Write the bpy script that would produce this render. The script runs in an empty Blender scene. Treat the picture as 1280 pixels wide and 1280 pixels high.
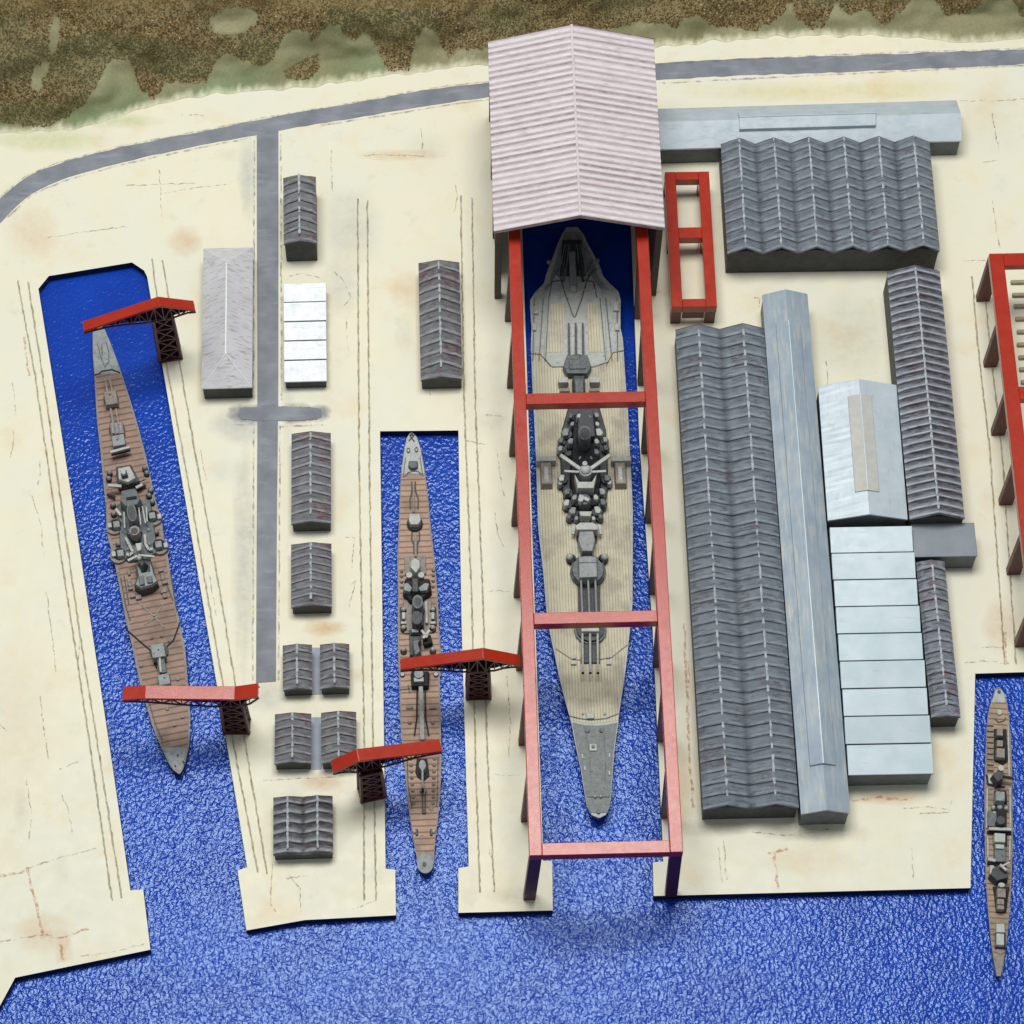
import bpy, math, random
from mathutils import Vector, Matrix
random.seed(7)
sc = bpy.context.scene
COL = sc.collection

# ------------------------------------------------------------------ camera (calibrated), 1 unit = 100 px of the photo
CX = CY = 640.0
N_ = (600.0, 2450.0); V_ = (390.0, -7100.0)
F = math.sqrt(-((N_[0]-CX)*(V_[0]-CX) + (N_[1]-CY)*(V_[1]-CY)))
zc = -Vector((N_[0]-CX, N_[1]-CY, F)).normalized()
yc = Vector((V_[0]-CX, V_[1]-CY, F)).normalized()
xc = yc.cross(zc)
RW = Matrix((xc, yc, zc))                       # camera coords (x right, y down, z forward) -> world
CAM = -(F/100.0) * (RW @ Vector((0, 0, 1)))
cam_d = bpy.data.cameras.new('camera'); cam = bpy.data.objects.new('camera', cam_d); COL.objects.link(cam)
cam_d.sensor_width = 36; cam_d.lens = F/1280*36; cam_d.clip_end = 300; cam_d.clip_start = .5
ax = RW @ Vector((1, 0, 0)); ay = RW @ Vector((0, -1, 0)); az = RW @ Vector((0, 0, -1))
m = Matrix((ax, ay, az)).transposed().to_4x4(); m.translation = CAM
cam.matrix_world = m
sc.camera = cam

def P(px, py, z=0.0):
    """point of the diorama at height z seen at a photo pixel"""
    d = RW @ Vector((px-CX, py-CY, F))
    t = (z-CAM.z)/d.z
    return CAM + d*t

# ------------------------------------------------------------------ light: indoor ceiling panels over the table
w = bpy.data.worlds.new("World"); sc.world = w; w.use_nodes = True
w.node_tree.nodes['Background'].inputs[0].default_value = (.86, .93, 1.0, 1)
w.node_tree.nodes['Background'].inputs[1].default_value = .27
def area(name, loc, target, sx, sy, power, col):
    l = bpy.data.lights.new(name, 'AREA'); l.shape = 'RECTANGLE'; l.size = sx; l.size_y = sy
    l.energy = power; l.color = col
    o = bpy.data.objects.new(name, l); COL.objects.link(o); o.location = loc
    o.rotation_euler = (Vector(target)-Vector(loc)).to_track_quat('-Z', 'Y').to_euler()
    return o
area('ceiling_light', (-2, 8.2, 44), (0, 0, 0), 24, 13.5, 17400, (1.0, .985, .95))
sc.view_settings.view_transform = 'Standard'; sc.view_settings.look = 'None'
sc.view_settings.exposure = 0; sc.view_settings.gamma = 1; sc.view_settings.use_curve_mapping = False
sc.render.engine = 'CYCLES'

# ------------------------------------------------------------------ node helpers / materials
def S(c): return tuple((x/255/12.92 if x/255 <= .04045 else ((x/255+.055)/1.055)**2.4) for x in c)
class NT:
    def __init__(s, name):
        s.m = bpy.data.materials.new(name); s.m.use_nodes = True
        s.t = s.m.node_tree; s.b = s.t.nodes['Principled BSDF']
        s.co = s.t.nodes.new('ShaderNodeTexCoord').outputs['Object']
    def n(s, typ, **k):
        nd = s.t.nodes.new(typ)
        for a, v in k.items(): setattr(nd, a, v)
        return nd
    def link(s, a, b): s.t.links.new(a, b)
    def coord(s, scale=(1, 1, 1), rot=(0, 0, 0)):
        mp = s.n('ShaderNodeMapping'); mp.inputs['Scale'].default_value = scale; mp.inputs['Rotation'].default_value = rot
        s.link(s.co, mp.inputs['Vector']); return mp.outputs[0]
    def noise(s, sc_, det=4, rough=.55, coord=None, dist=0):
        nd = s.n('ShaderNodeTexNoise'); nd.inputs['Scale'].default_value = sc_; nd.inputs['Detail'].default_value = det
        nd.inputs['Roughness'].default_value = rough; nd.inputs['Distortion'].default_value = dist
        s.link(coord or s.co, nd.inputs['Vector']); return nd.outputs['Fac']
    def ramp(s, fac, a, b, lo=0, hi=1):
        r = s.n('ShaderNodeMapRange'); r.clamp = True
        r.inputs[1].default_value = a; r.inputs[2].default_value = b; r.inputs[3].default_value = lo; r.inputs[4].default_value = hi
        s.link(fac, r.inputs[0]); return r.outputs[0]
    def mix(s, fac, a, b, blend='MIX'):
        x = s.n('ShaderNodeMix', data_type='RGBA', blend_type=blend)
        for sock, v in ((x.inputs[0], fac), (x.inputs[6], a), (x.inputs[7], b)):
            if hasattr(v, 'is_linked'): s.link(v, sock)
            elif isinstance(v, (int, float)): sock.default_value = v
            else: sock.default_value = (*v, 1)
        return x.outputs[2]
    def math(s, op, a, b=0):
        x = s.n('ShaderNodeMath', operation=op)
        for i, v in enumerate((a, b)):
            if hasattr(v, 'is_linked'): s.link(v, x.inputs[i])
            else: x.inputs[i].default_value = v
        return x.outputs[0]
    def bump(s, h, strength=.3, dist=.01):
        x = s.n('ShaderNodeBump'); x.inputs['Strength'].default_value = strength; x.inputs['Distance'].default_value = dist
        s.link(h, x.inputs['Height']); s.link(x.outputs[0], s.b.inputs['Normal']); return x
    def out(s, col=None, rough=.6, spec=.4, metal=0, alpha=None):
        if col is not None:
            if hasattr(col, 'is_linked'): s.link(col, s.b.inputs['Base Color'])
            else: s.b.inputs['Base Color'].default_value = (*col, 1)
        if hasattr(rough, 'is_linked'): s.link(rough, s.b.inputs['Roughness'])
        else: s.b.inputs['Roughness'].default_value = rough
        s.b.inputs['Specular IOR Level'].default_value = spec; s.b.inputs['Metallic'].default_value = metal
        if alpha is not None: s.link(alpha, s.b.inputs['Alpha'])
        return s.m

def mat_plain(name, c1, c2, rough=.55, spec=.4, scale=6, metal=0, fine=90, bump=.25, streak=None, patch=None, wash=None, dry=None):
    t = NT(name)
    col = t.mix(t.ramp(t.noise(scale, 5), .35, .65), c1, c2)
    if streak:      # brushed streaks running along local x
        sx, sy, c, lo, hi = streak
        col = t.mix(t.ramp(t.noise(1, 4, .6, t.coord((sx, sy, sx))), lo, hi), col, c)
    if patch:
        c, lo, hi, psc = patch
        col = t.mix(t.math('MULTIPLY', t.ramp(t.noise(psc, 2), lo, hi), t.ramp(t.noise(1, 3, .6, t.coord((14, 60, 14))), .42, .62)), col, c)
    if wash:        # paint that has gathered on the carved pieces, mottled
        c, lo, hi, wsc = wash
        col = t.mix(t.ramp(t.noise(wsc, 6, .65), lo, hi), col, c)
    if dry:         # dry-brushed raised edges (paint) / shading put into the colour of the cast grooves
        crest, groove_shade, amt = dry
        a = t.n('ShaderNodeAttribute'); a.attribute_name = 'Col'; sx_ = t.n('ShaderNodeSeparateColor'); t.link(a.outputs['Color'], sx_.inputs[0])
        nz = t.ramp(t.noise(1, 4, .65, t.coord((9, 30, 9))), .32, .6, .25, 1)
        col = t.mix(t.math('MULTIPLY', t.math('MULTIPLY', sx_.outputs[0], nz), amt), col, crest)
        col = t.mix(t.math('MULTIPLY', t.math('MULTIPLY', sx_.outputs[1], nz), amt), col, groove_shade)
    t.bump(t.noise(fine, 3), bump, .004)
    return t.out(col, t.ramp(t.noise(scale*3, 3), .3, .7, rough*.85, min(1, rough*1.15)), spec, metal)

def mat_attr(name, rough=.7, spec=.25, fine=110, bump=.3, vary=.12, metal=0):
    t = NT(name)
    a = t.n('ShaderNodeAttribute'); a.attribute_name = 'Col'
    col = t.mix(1.0, a.outputs['Color'], t.mix(t.ramp(t.noise(26, 5, .6), .3, .7), (1-vary,)*3, (1+vary,)*3), 'MULTIPLY')
    t.bump(t.noise(fine, 4), bump, .006)
    return t.out(col, rough, spec, metal)

M = {}
# cream painted ground
t = NT('cream_ground')
c = t.mix(t.ramp(t.noise(.5, 4), .35, .65), S((234, 229, 204)), S((228, 227, 208)))
c = t.mix(t.ramp(t.noise(2.2, 5, .6), .45, .75, 0, .5), c, S((232, 224, 188)))
c = t.mix(t.ramp(t.noise(1.1, 5, .6), .56, .80, 0, .55), c, S((226, 197, 158)))
c = t.mix(t.ramp(t.noise(3.1, 6, .7), .58, .78, 0, .45), c, S((196, 196, 188)))
c = t.mix(t.ramp(t.noise(30, 3, .6), .66, .74, 0, .4), c, S((190, 182, 150)))
t.bump(t.noise(60, 4), .25, .006)
M['ground'] = t.out(c, t.ramp(t.noise(5, 4), .3, .7, .42, .6), .35)
M['quay'] = mat_plain('quay_wall_paint', S((22, 28, 48)), S((12, 16, 30)), .5, .3)
# water: gloss acrylic over blue
t = NT('blue_water')
co = t.coord((1, .8, 1), (0, 0, .5))
h1 = t.noise(26, .8, .4, co, .4); h2 = t.noise(30, 1, .4, t.coord((1, 1, 1)), .4)
hh = t.math('ADD', h1, t.math('MULTIPLY', h2, .32))
bp = t.bump(hh, 1.0, .012)
ge = t.n('ShaderNodeNewGeometry'); sp = t.n('ShaderNodeSeparateXYZ'); t.link(ge.outputs['Position'], sp.inputs[0])
t.link(t.ramp(t.math('ADD', sp.outputs['Y'], t.math('MULTIPLY', t.noise(.9, 3), 1.6)), .6, 3.0, 1.0, .38), bp.inputs['Strength'])
c = t.mix(t.ramp(t.noise(1.2, 4), .35, .65), S((10, 52, 158)), S((14, 64, 174)))
t.out(c, .2, .5); t.b.inputs['Specular Tint'].default_value = (.58, .78, 1, 1)
M['water'] = t.m
M['road'] = mat_plain('road_paint', S((118, 123, 131)), S((138, 142, 150)), .6, .3, 3, streak=(2, 9, S((150, 152, 165)), .55, .75))
M['apron'] = mat_plain('apron_paint', S((163, 170, 184)), S((150, 158, 172)), .6, .3, 5)
def mat_track():
    t = NT('track_paint')
    f = t.noise(16, 4, .7)
    c = t.mix(t.ramp(f, .3, .62), S((112, 98, 68)), S((176, 166, 132)))
    return t.out(c, .7, .2, alpha=t.ramp(t.noise(13, 5, .75), .38, .62, .28, .72))
M['track'] = mat_track()
def mat_mark(name, col, lo, hi, amax, sc_=14):
    t = NT(name)
    return t.out(col, .7, .2, alpha=t.ramp(t.noise(sc_, 5, .7), lo, hi, 0, amax))
M['crack'] = mat_mark('pencil_crack', S((132, 122, 96)), .42, .62, .5)
M['crackr'] = mat_mark('rust_crack', S((206, 140, 108)), .40, .62, .55)
M['outline'] = mat_mark('road_outline', S((118, 124, 138)), .42, .62, .55, 9)
def mat_stain():
    t = NT('airbrushed_stain')
    a = t.n('ShaderNodeAttribute'); a.attribute_name = 'Col'
    al = t.math('MULTIPLY', a.outputs['Alpha'], t.ramp(t.noise(7, 5, .65), .25, .7, .35, 1.0))
    return t.out(a.outputs['Color'], .7, .25, alpha=al)
M['stain'] = mat_stain()
# buildings
M['wall'] = mat_plain('dark_wall', S((58, 60, 60)), S((70, 72, 72)), .6, .3, 8)
M['wall_silver'] = mat_plain('grey_wall', S((84, 92, 96)), S((100, 108, 110)), .5, .4, 8)
M['slate'] = mat_plain('slate_roof', S((108, 109, 112)), S((132, 133, 136)), .55, .35, 6,
    streak=(5, 42, S((70, 72, 76)), .54, .68), patch=(S((106, 70, 74)), .50, .60, 2.6), dry=(S((168, 172, 176)), S((54, 52, 54)), .95))
M['slate_cool'] = mat_plain('cool_slate_roof', S((108, 117, 125)), S((127, 136, 143)), .5, .4, 5,
    streak=(5, 36, S((84, 88, 96)), .53, .66), patch=(S((92, 80, 84)), .58, .68, 3.2), dry=(S((160, 170, 180)), S((66, 70, 76)), .85))
M['slate_worn'] = mat_plain('worn_slate_roof', S((118, 123, 132)), S((140, 146, 155)), .5, .4, 6,
    streak=(6, 48, S((66, 62, 68)), .52, .66), patch=(S((116, 74, 84)), .58, .68, 3.4), dry=(S((178, 184, 192)), S((54, 50, 54)), .9))
M['ridge'] = mat_plain('drybrushed_ridge', S((206, 212, 216)), S((164, 171, 178)), .5, .4, 25)
M['silver'] = mat_plain('silver_roof', S((196, 210, 218)), S((208, 219, 225)), .42, .6, 4, metal=.25,
    streak=(20, 5, S((182, 194, 200)), .55, .75))
M['silver_dk'] = mat_plain('dull_silver_roof', S((156, 172, 186)), S((172, 186, 196)), .42, .6, 3, metal=.25,
    streak=(24, 2.5, S((196, 198, 192)), .5, .7))
M['white_roof'] = mat_plain('white_roof', S((214, 220, 224)), S((226, 230, 232)), .4, .6, 6,
    streak=(4, 26, S((196, 206, 213)), .55, .72))
M['pale_roof'] = mat_plain('pale_silver_roof', S((176, 194, 201)), S((190, 204, 210)), .42, .6, 3, metal=.15,
    streak=(3, 22, S((170, 186, 194)), .6, .74))
M['hip_roof'] = mat_plain('hip_roof_paint', S((214, 213, 217)), S((224, 224, 228)), .42, .6, 3, metal=.15,
    streak=(7, 40, S((178, 168, 164)), .52, .7))
M['tan_panel'] = mat_plain('tan_skylight', S((196, 196, 188)), S((184, 186, 180)), .5, .4, 12)
M['flat_grey'] = mat_plain('flat_grey_roof', S((128, 136, 144)), S((138, 146, 153)), .5, .4, 3)
M['pink'] = mat_plain('pink_roof', S((200, 189, 192)), S((210, 200, 203)), .5, .45, 5,
    streak=(4, 34, S((178, 152, 161)), .55, .72), patch=(S((168, 148, 156)), .62, .78, 4), dry=(S((232, 226, 228)), S((146, 120, 126)), .85))
M['brown_post'] = mat_plain('brown_post', S((88, 68, 66)), S((74, 58, 56)), .55, .35, 10)
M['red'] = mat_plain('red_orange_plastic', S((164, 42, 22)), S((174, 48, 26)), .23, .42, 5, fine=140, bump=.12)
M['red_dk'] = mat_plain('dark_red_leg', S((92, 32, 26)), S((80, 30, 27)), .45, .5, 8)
M['lattice'] = mat_plain('brown_lattice', S((82, 44, 44)), S((96, 50, 48)), .45, .5, 12)
M['core'] = mat_plain('dark_lattice_core', S((34, 20, 22)), S((28, 16, 18)), .8, .1, 12)
# ships
def mat_deck(name, c1, c2, line, axis, period, depth=.5, wcol=None):
    t = NT(name)
    col = t.mix(t.ramp(t.noise(7, 5), .35, .65), c1, c2)
    if wcol: col = t.mix(t.ramp(t.noise(2.6, 4, .6), .5, .68, 0, .7), col, wcol)
    wv = t.n('ShaderNodeTexWave', wave_type='BANDS', bands_direction=axis)
    wv.inputs['Scale'].default_value = 1.0/period*math.pi/10*1.0; wv.inputs['Distortion'].default_value = .5 if axis == 'Y' else .15
    wv.inputs['Detail'].default_value = 2; wv.inputs['Detail Scale'].default_value = 6
    t.link(t.co, wv.inputs['Vector'])
    g = t.ramp(wv.outputs['Fac'], 0, .28, 1, 0)
    col = t.mix(t.math('MULTIPLY', g, depth), col, line)
    t.bump(wv.outputs['Fac'], .5, .006)
    return t.out(col, .6, .3)
M['deck_brown'] = mat_deck('brown_plank_deck', S((164, 137, 121)), S((150, 126, 112)), S((88, 64, 54)), 'Y', .085, .75, S((120, 102, 92)))
M['deck_peach'] = mat_deck('peach_plank_deck', S((186, 156, 134)), S((168, 142, 124)), S((98, 70, 56)), 'Y', .078, .75, S((132, 112, 98)))
M['deck_tan'] = mat_deck('tan_plank_deck', S((208, 202, 176)), S((196, 191, 168)), S((126, 119, 98)), 'X', .036, .6, S((150, 146, 132)))
M['deck_dim'] = mat_deck('dim_plank_deck', S((178, 152, 126)), S((156, 136, 116)), S((76, 62, 52)), 'Y', .07, .7, S((112, 108, 102)))
M['ship_grey'] = mat_plain('ship_grey', S((148, 154, 153)), S((134, 140, 141)), .5, .4, 9, wash=(S((108, 113, 114)), .52, .66, 22))
M['ship_light'] = mat_plain('ship_light_grey', S((184, 187, 180)), S((168, 172, 168)), .5, .4, 12, wash=(S((130, 134, 132)), .56, .68, 26))
M['ship_warm'] = mat_plain('ship_warm_grey', S((146, 136, 126)), S((132, 124, 116)), .5, .35, 12, wash=(S((92, 86, 80)), .54, .68, 26))
M['ship_mid'] = mat_plain('ship_mid_grey', S((104, 111, 114)), S((92, 99, 102)), .5, .4, 12, wash=(S((62, 65, 69)), .5, .64, 30))
M['ship_fore'] = mat_plain('foredeck_grey', S((116, 124, 122)), S((104, 112, 112)), .5, .4, 9, wash=(S((88, 94, 94)), .54, .68, 22))
M['ship_dark'] = mat_plain('ship_dark_grey', S((62, 66, 69)), S((50, 53, 57)), .5, .4, 14)
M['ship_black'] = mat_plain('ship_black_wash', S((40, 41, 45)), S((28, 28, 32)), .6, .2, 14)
M['hill'] = mat_attr('hill_paint', .75, .2)
M['rock'] = mat_attr('gravel', .8, .25, 60, .2, .2)
M['block'] = mat_plain('keel_block_paint', S((170, 160, 132)), S((150, 142, 118)), .7, .2, 20)

# ------------------------------------------------------------------ object helpers
def tag(o, label=None, cat=None, group=None, kind=None):
    if label: o['label'] = label
    if cat: o['category'] = cat
    if group: o['group'] = group
    if kind: o['kind'] = kind
    return o
def empty(name, loc, rz=0, **k):
    o = bpy.data.objects.new(name, None); COL.objects.link(o); o.empty_display_size = .1
    o.location = loc; o.rotation_euler = (0, 0, rz); return tag(o, **k)
class MB:
    """collects faces (world coordinates, or local ones when built with local=True) into ONE mesh object"""
    def __init__(s): s.v = []; s.f = []; s.c = []
    def add(s, vs, fs, col=None):
        k = len(s.v); s.v += [tuple(v) for v in vs]; s.f += [tuple(i+k for i in f) for f in fs]
        s.c += [col or (1, 1, 1, 1)]*len(vs); return s
    def prism(s, pts, z0, z1, shrink=1.0, top_shrink=1.0, col=None):
        n = len(pts); cx = sum(p[0] for p in pts)/n; cy = sum(p[1] for p in pts)/n
        b = [(cx+(p[0]-cx)*shrink, cy+(p[1]-cy)*shrink, z0) for p in pts]
        t_ = [(cx+(p[0]-cx)*top_shrink, cy+(p[1]-cy)*top_shrink, z1) for p in pts]
        a = sum(pts[i][0]*pts[(i+1) % n][1]-pts[(i+1) % n][0]*pts[i][1] for i in range(n))
        idx = list(range(n)) if a > 0 else list(range(n))[::-1]
        fs = [tuple(n+i for i in idx), tuple(reversed(idx))]
        for j in range(n):
            i0, i1 = idx[j], idx[(j+1) % n]; fs.append((i0, i1, n+i1, n+i0))
        return s.add(b+t_, fs, col)
    def box(s, cx, cy, sx, sy, z0, z1, rz=0, top=1.0, bot=1.0):
        ca, sa = math.cos(rz), math.sin(rz)
        pts = [(cx+x*ca-y*sa, cy+x*sa+y*ca) for x, y in ((-sx/2, -sy/2), (sx/2, -sy/2), (sx/2, sy/2), (-sx/2, sy/2))]
        return s.prism(pts, z0, z1, bot, top)
    def cyl(s, cx, cy, r, z0, z1, r2=None, n=14, sy=1.0, rz=0):
        r2 = r if r2 is None else r2; ca, sa = math.cos(rz), math.sin(rz)
        def ring(q):
            o = []
            for i in range(n):
                x, y = q*math.cos(2*math.pi*i/n), q*sy*math.sin(2*math.pi*i/n); o.append((cx+x*ca-y*sa, cy+x*sa+y*ca))
            return o
        a, b = ring(r), ring(r2)
        vs = [(*p, z0) for p in a]+[(*p, z1) for p in b]
        fs = [tuple(range(n, 2*n)), tuple(reversed(range(n)))]+[(i, (i+1) % n, n+(i+1) % n, n+i) for i in range(n)]
        return s.add(vs, fs)
    def dome(s, cx, cy, r, z0, h, n=12, k=4):
        vs = []; fs = []
        for j in range(k):
            a = math.pi/2*j/k
            for i in range(n):
                b = 2*math.pi*i/n; vs.append((cx+r*math.cos(a)*math.cos(b), cy+r*math.cos(a)*math.sin(b), z0+h*math.sin(a)))
        vs.append((cx, cy, z0+h)); top = len(vs)-1
        for j in range(k-1):
            for i in range(n): fs.append((j*n+i, j*n+(i+1) % n, (j+1)*n+(i+1) % n, (j+1)*n+i))
        for i in range(n): fs.append(((k-1)*n+i, (k-1)*n+(i+1) % n, top))
        fs.append(tuple(reversed(range(n))))
        return s.add(vs, fs)
    def beam(s, a, b, w_, h_=None, up=Vector((0, 0, 1))):
        a = Vector(a); b = Vector(b); h_ = h_ or w_
        d = (b-a).normalized(); sd = d.cross(up)
        if sd.length < 1e-4: sd = Vector((1, 0, 0))
        sd.normalize(); u = sd.cross(d)
        vs = [q+sd*i*w_/2+u*j*h_/2 for q in (a, b) for i, j in ((-1, -1), (1, -1), (1, 1), (-1, 1))]
        return s.add(vs, [(0, 1, 2, 3), (7, 6, 5, 4), (0, 4, 5, 1), (1, 5, 6, 2), (2, 6, 7, 3), (3, 7, 4, 0)])
    def tube(s, a, b, r, n=8, r2=None):
        a = Vector(a); b = Vector(b); d = (b-a).normalized(); r2 = r2 or r
        sd = d.cross(Vector((0, 0, 1))); sd = Vector((1, 0, 0)) if sd.length < 1e-4 else sd.normalized(); u = sd.cross(d)
        vs = [q+(sd*math.cos(2*math.pi*i/n)+u*math.sin(2*math.pi*i/n))*rr for q, rr in ((a, r), (b, r2)) for i in range(n)]
        return s.add(vs, [tuple(reversed(range(n))), tuple(range(n, 2*n))]+[(i, n+i, n+(i+1) % n, (i+1) % n) for i in range(n)])
    def build(s, name, mat, root=None, local=False, smooth=False, bevel=0, **k):
        me = bpy.data.meshes.new(name)
        vs = s.v
        if root is not None and not local:
            rt = root
            R_ = Matrix.Rotation(-TR[rt.name][1], 3, 'Z'); L_ = Vector(TR[rt.name][0])
            vs = [tuple(R_ @ (Vector(v)-L_)) for v in s.v]
        me.from_pydata(vs, [], s.f); me.validate(); me.update()
        if any(c != (1, 1, 1, 1) for c in s.c) and len(me.vertices) == len(s.c):
            ca = me.color_attributes.new('Col', 'FLOAT_COLOR', 'POINT')
            ca.data.foreach_set('color', [q for c in s.c for q in (c if len(c) == 4 else (*c, 1))])
        me.materials.append(mat)
        if smooth: me.polygons.foreach_set('use_smooth', [True]*len(me.polygons))
        o = bpy.data.objects.new(name, me); COL.objects.link(o)
        if root is not None: o.parent = root
        if bevel:
            b = o.modifiers.new('bevel', 'BEVEL'); b.width = bevel; b.segments = 2; b.limit_method = 'ANGLE'; b.angle_limit = .6
        return tag(o, **k)
TR = {}
def root_at(name, loc, rz=0, **k):
    o = empty(name, loc, rz, **k); TR[o.name] = (tuple(loc), rz); return o

# ------------------------------------------------------------------ the setting: water, land, roads
ZW = -.13
MB().add([(-40, -40, ZW), (40, -40, ZW), (40, 40, ZW), (-40, 40, ZW)], [(0, 1, 2, 3)]).build('water', M['water'], kind='structure')
land_px = [(-400, 1800), (-60, 1350), (0, 1257), (19, 1222), (188, 1187), (179, 1112), (163, 1113), (141, 960), (94, 650), (48, 361), (61, 345),
    (165, 328), (180, 338), (184, 346), (236, 650), (281, 914), (309, 1084), (297, 1088), (308, 1163), (381, 1150), (495, 1144),
    (494, 1087), (482, 1086), (475, 539), (573, 538), (577, 780), (586, 1083), (573, 1085), (573, 1141), (691, 1138), (690, 1076),
    (679, 1076), (651, 236), (785, 233), (789, 292), (799, 548), (816, 790), (828, 1050), (829, 1077), (816, 1078), (817, 1120),
    (1213, 1110), (1219, 842), (1480, 834), (1500, 1400), (2100, 1400), (2100, -500), (-900, -500), (-900, 1800)]
from mathutils.geometry import tessellate_polygon
lp = [P(*q) for q in land_px]
tri = tessellate_polygon([lp])
mb = MB(); mb.add(lp, [tuple(t_) if (lp[t_[1]]-lp[t_[0]]).cross(lp[t_[2]]-lp[t_[0]]).z > 0 else tuple(reversed(t_)) for t_ in tri])
mb.build('ground', M['ground'], kind='structure')
mb = MB()
for i in range(len(lp)):
    a, b = lp[i], lp[(i+1) % len(lp)]
    mb.add([a-Vector((0, 0, .002)), b-Vector((0, 0, .002)), (b.x, b.y, ZW-.05), (a.x, a.y, ZW-.05)], [(0, 1, 2, 3)])
mb.build('quay_face', M['quay'], kind='structure')

def ribbon(mb, pts, wid, z, jit=0, col=None):
    """strip of width wid along world points"""
    vs = []
    for i, p in enumerate(pts):
        a = pts[max(0, i-1)]; b = pts[min(len(pts)-1, i+1)]
        d = Vector((b[0]-a[0], b[1]-a[1])).normalized(); n_ = Vector((-d.y, d.x))
        w_ = wid*(1+random.uniform(-jit, jit)); off = random.uniform(-jit, jit)*wid*.5
        vs += [(p[0]+n_.x*(w_/2+off), p[1]+n_.y*(w_/2+off), z), (p[0]-n_.x*(w_/2-off), p[1]-n_.y*(w_/2-off), z)]
    mb.add(vs, [(2*i, 2*i+1, 2*i+3, 2*i+2) for i in range(len(pts)-1)], col)
def resample(px, step=8):
    out = []
    for (x0, y0), (x1, y1) in zip(px, px[1:]):
        n_ = max(1, int(math.hypot(x1-x0, y1-y0)/step))
        out += [(x0+(x1-x0)*i/n_, y0+(y1-y0)*i/n_) for i in range(n_)]
    return out+[px[-1]]
def smooth_line(px, it=3):
    for _ in range(it):
        o = [px[0]]
        for a, b in zip(px, px[1:]): o += [(a[0]*.75+b[0]*.25, a[1]*.75+b[1]*.25), (a[0]*.25+b[0]*.75, a[1]*.25+b[1]*.75)]
        px = o+[px[-1]]
    return px
# coast road: upper and lower edges read off the photo
def strip_road(name, up, lo, mat, z, **k):
    up = smooth_line(up, 2); lo = smooth_line(lo, 2)
    n_ = 60
    def at(pl, t_):
        L_ = [0]
        for a, b in zip(pl, pl[1:]): L_.append(L_[-1]+math.hypot(b[0]-a[0], b[1]-a[1]))
        s_ = t_*L_[-1]
        for i in range(len(pl)-1):
            if s_ <= L_[i+1]+1e-6:
                u = (s_-L_[i])/max(1e-6, L_[i+1]-L_[i]); return (pl[i][0]*(1-u)+pl[i+1][0]*u, pl[i][1]*(1-u)+pl[i+1][1]*u)
        return pl[-1]
    vs = []
    for i in range(n_+1):
        a = at(up, i/n_); b = at(lo, i/n_)
        j1, j2 = random.uniform(-.7, .7), random.uniform(-.7, .7)
        vs += [P(a[0], a[1]+j1, z), P(b[0], b[1]+j2, z)]
    return MB().add(vs, [(2*i+1, 2*i+3, 2*i+2, 2*i) for i in range(n_)]).build(name, mat, kind='structure', **k)
r_up = [(-70, 330), (-30, 280), (0, 247), (30, 222), (70, 205), (140, 186), (200, 174), (260, 163), (330, 148), (420, 133), (500, 118), (560, 108), (612, 103)]
r_lo = [(-60, 350), (-20, 300), (6, 272), (40, 240), (80, 223), (150, 203), (210, 190), (262, 179), (322, 168), (400, 154), (500, 138), (560, 128), (612, 121)]
strip_road('coast_road', r_up, r_lo, M['road'], .004)
strip_road('coast_road', [(800, 81), (900, 74), (1000, 71), (1100, 68), (1200, 64), (1300, 61), (1420, 57)],
           [(800, 102), (900, 95), (1000, 92), (1100, 88), (1200, 84), (1300, 79), (1420, 74)], M['road'], .004)
strip_road('yard_road', [(321, 168), (321, 300), (322, 500), (321, 650), (320, 854)], [(348, 163), (348, 300), (348, 500), (346, 650), (345, 852)], M['road'], .008)
strip_road('cross_road', [(300, 511), (306, 509), (350, 508), (396, 509), (402, 512)], [(300, 522), (306, 525), (350, 526), (394, 525), (402, 521)], M['road'], .012)
strip_road('shed_apron', [(388, 809), (388, 869)], [(402, 809), (402, 868)], M['apron'], .004)
strip_road('shed_apron', [(388, 897), (388, 962)], [(403, 897), (403, 961)], M['apron'], .004)
mb = MB()
for e in ([(x, y-1) for x, y in r_up[2:]], [(x, y+3) for x, y in r_lo[2:9]], [(x, y+3) for x, y in r_lo[9:]],
          [(318, 175), (317, 500)], [(351, 168), (352, 500)], [(317, 530), (316, 852)], [(350, 532), (348, 850)], [(292, 531), (318, 531)], [(352, 533), (404, 531)],
          [(822, 80), (1000, 70), (1290, 60)], [(824, 104), (1000, 95), (1290, 81)]):
    ribbon(mb, [P(*q, .010) for q in resample(e, 6)], .018, .016, .5)
mb.build('road_outline', M['outline'], kind='structure')

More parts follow.
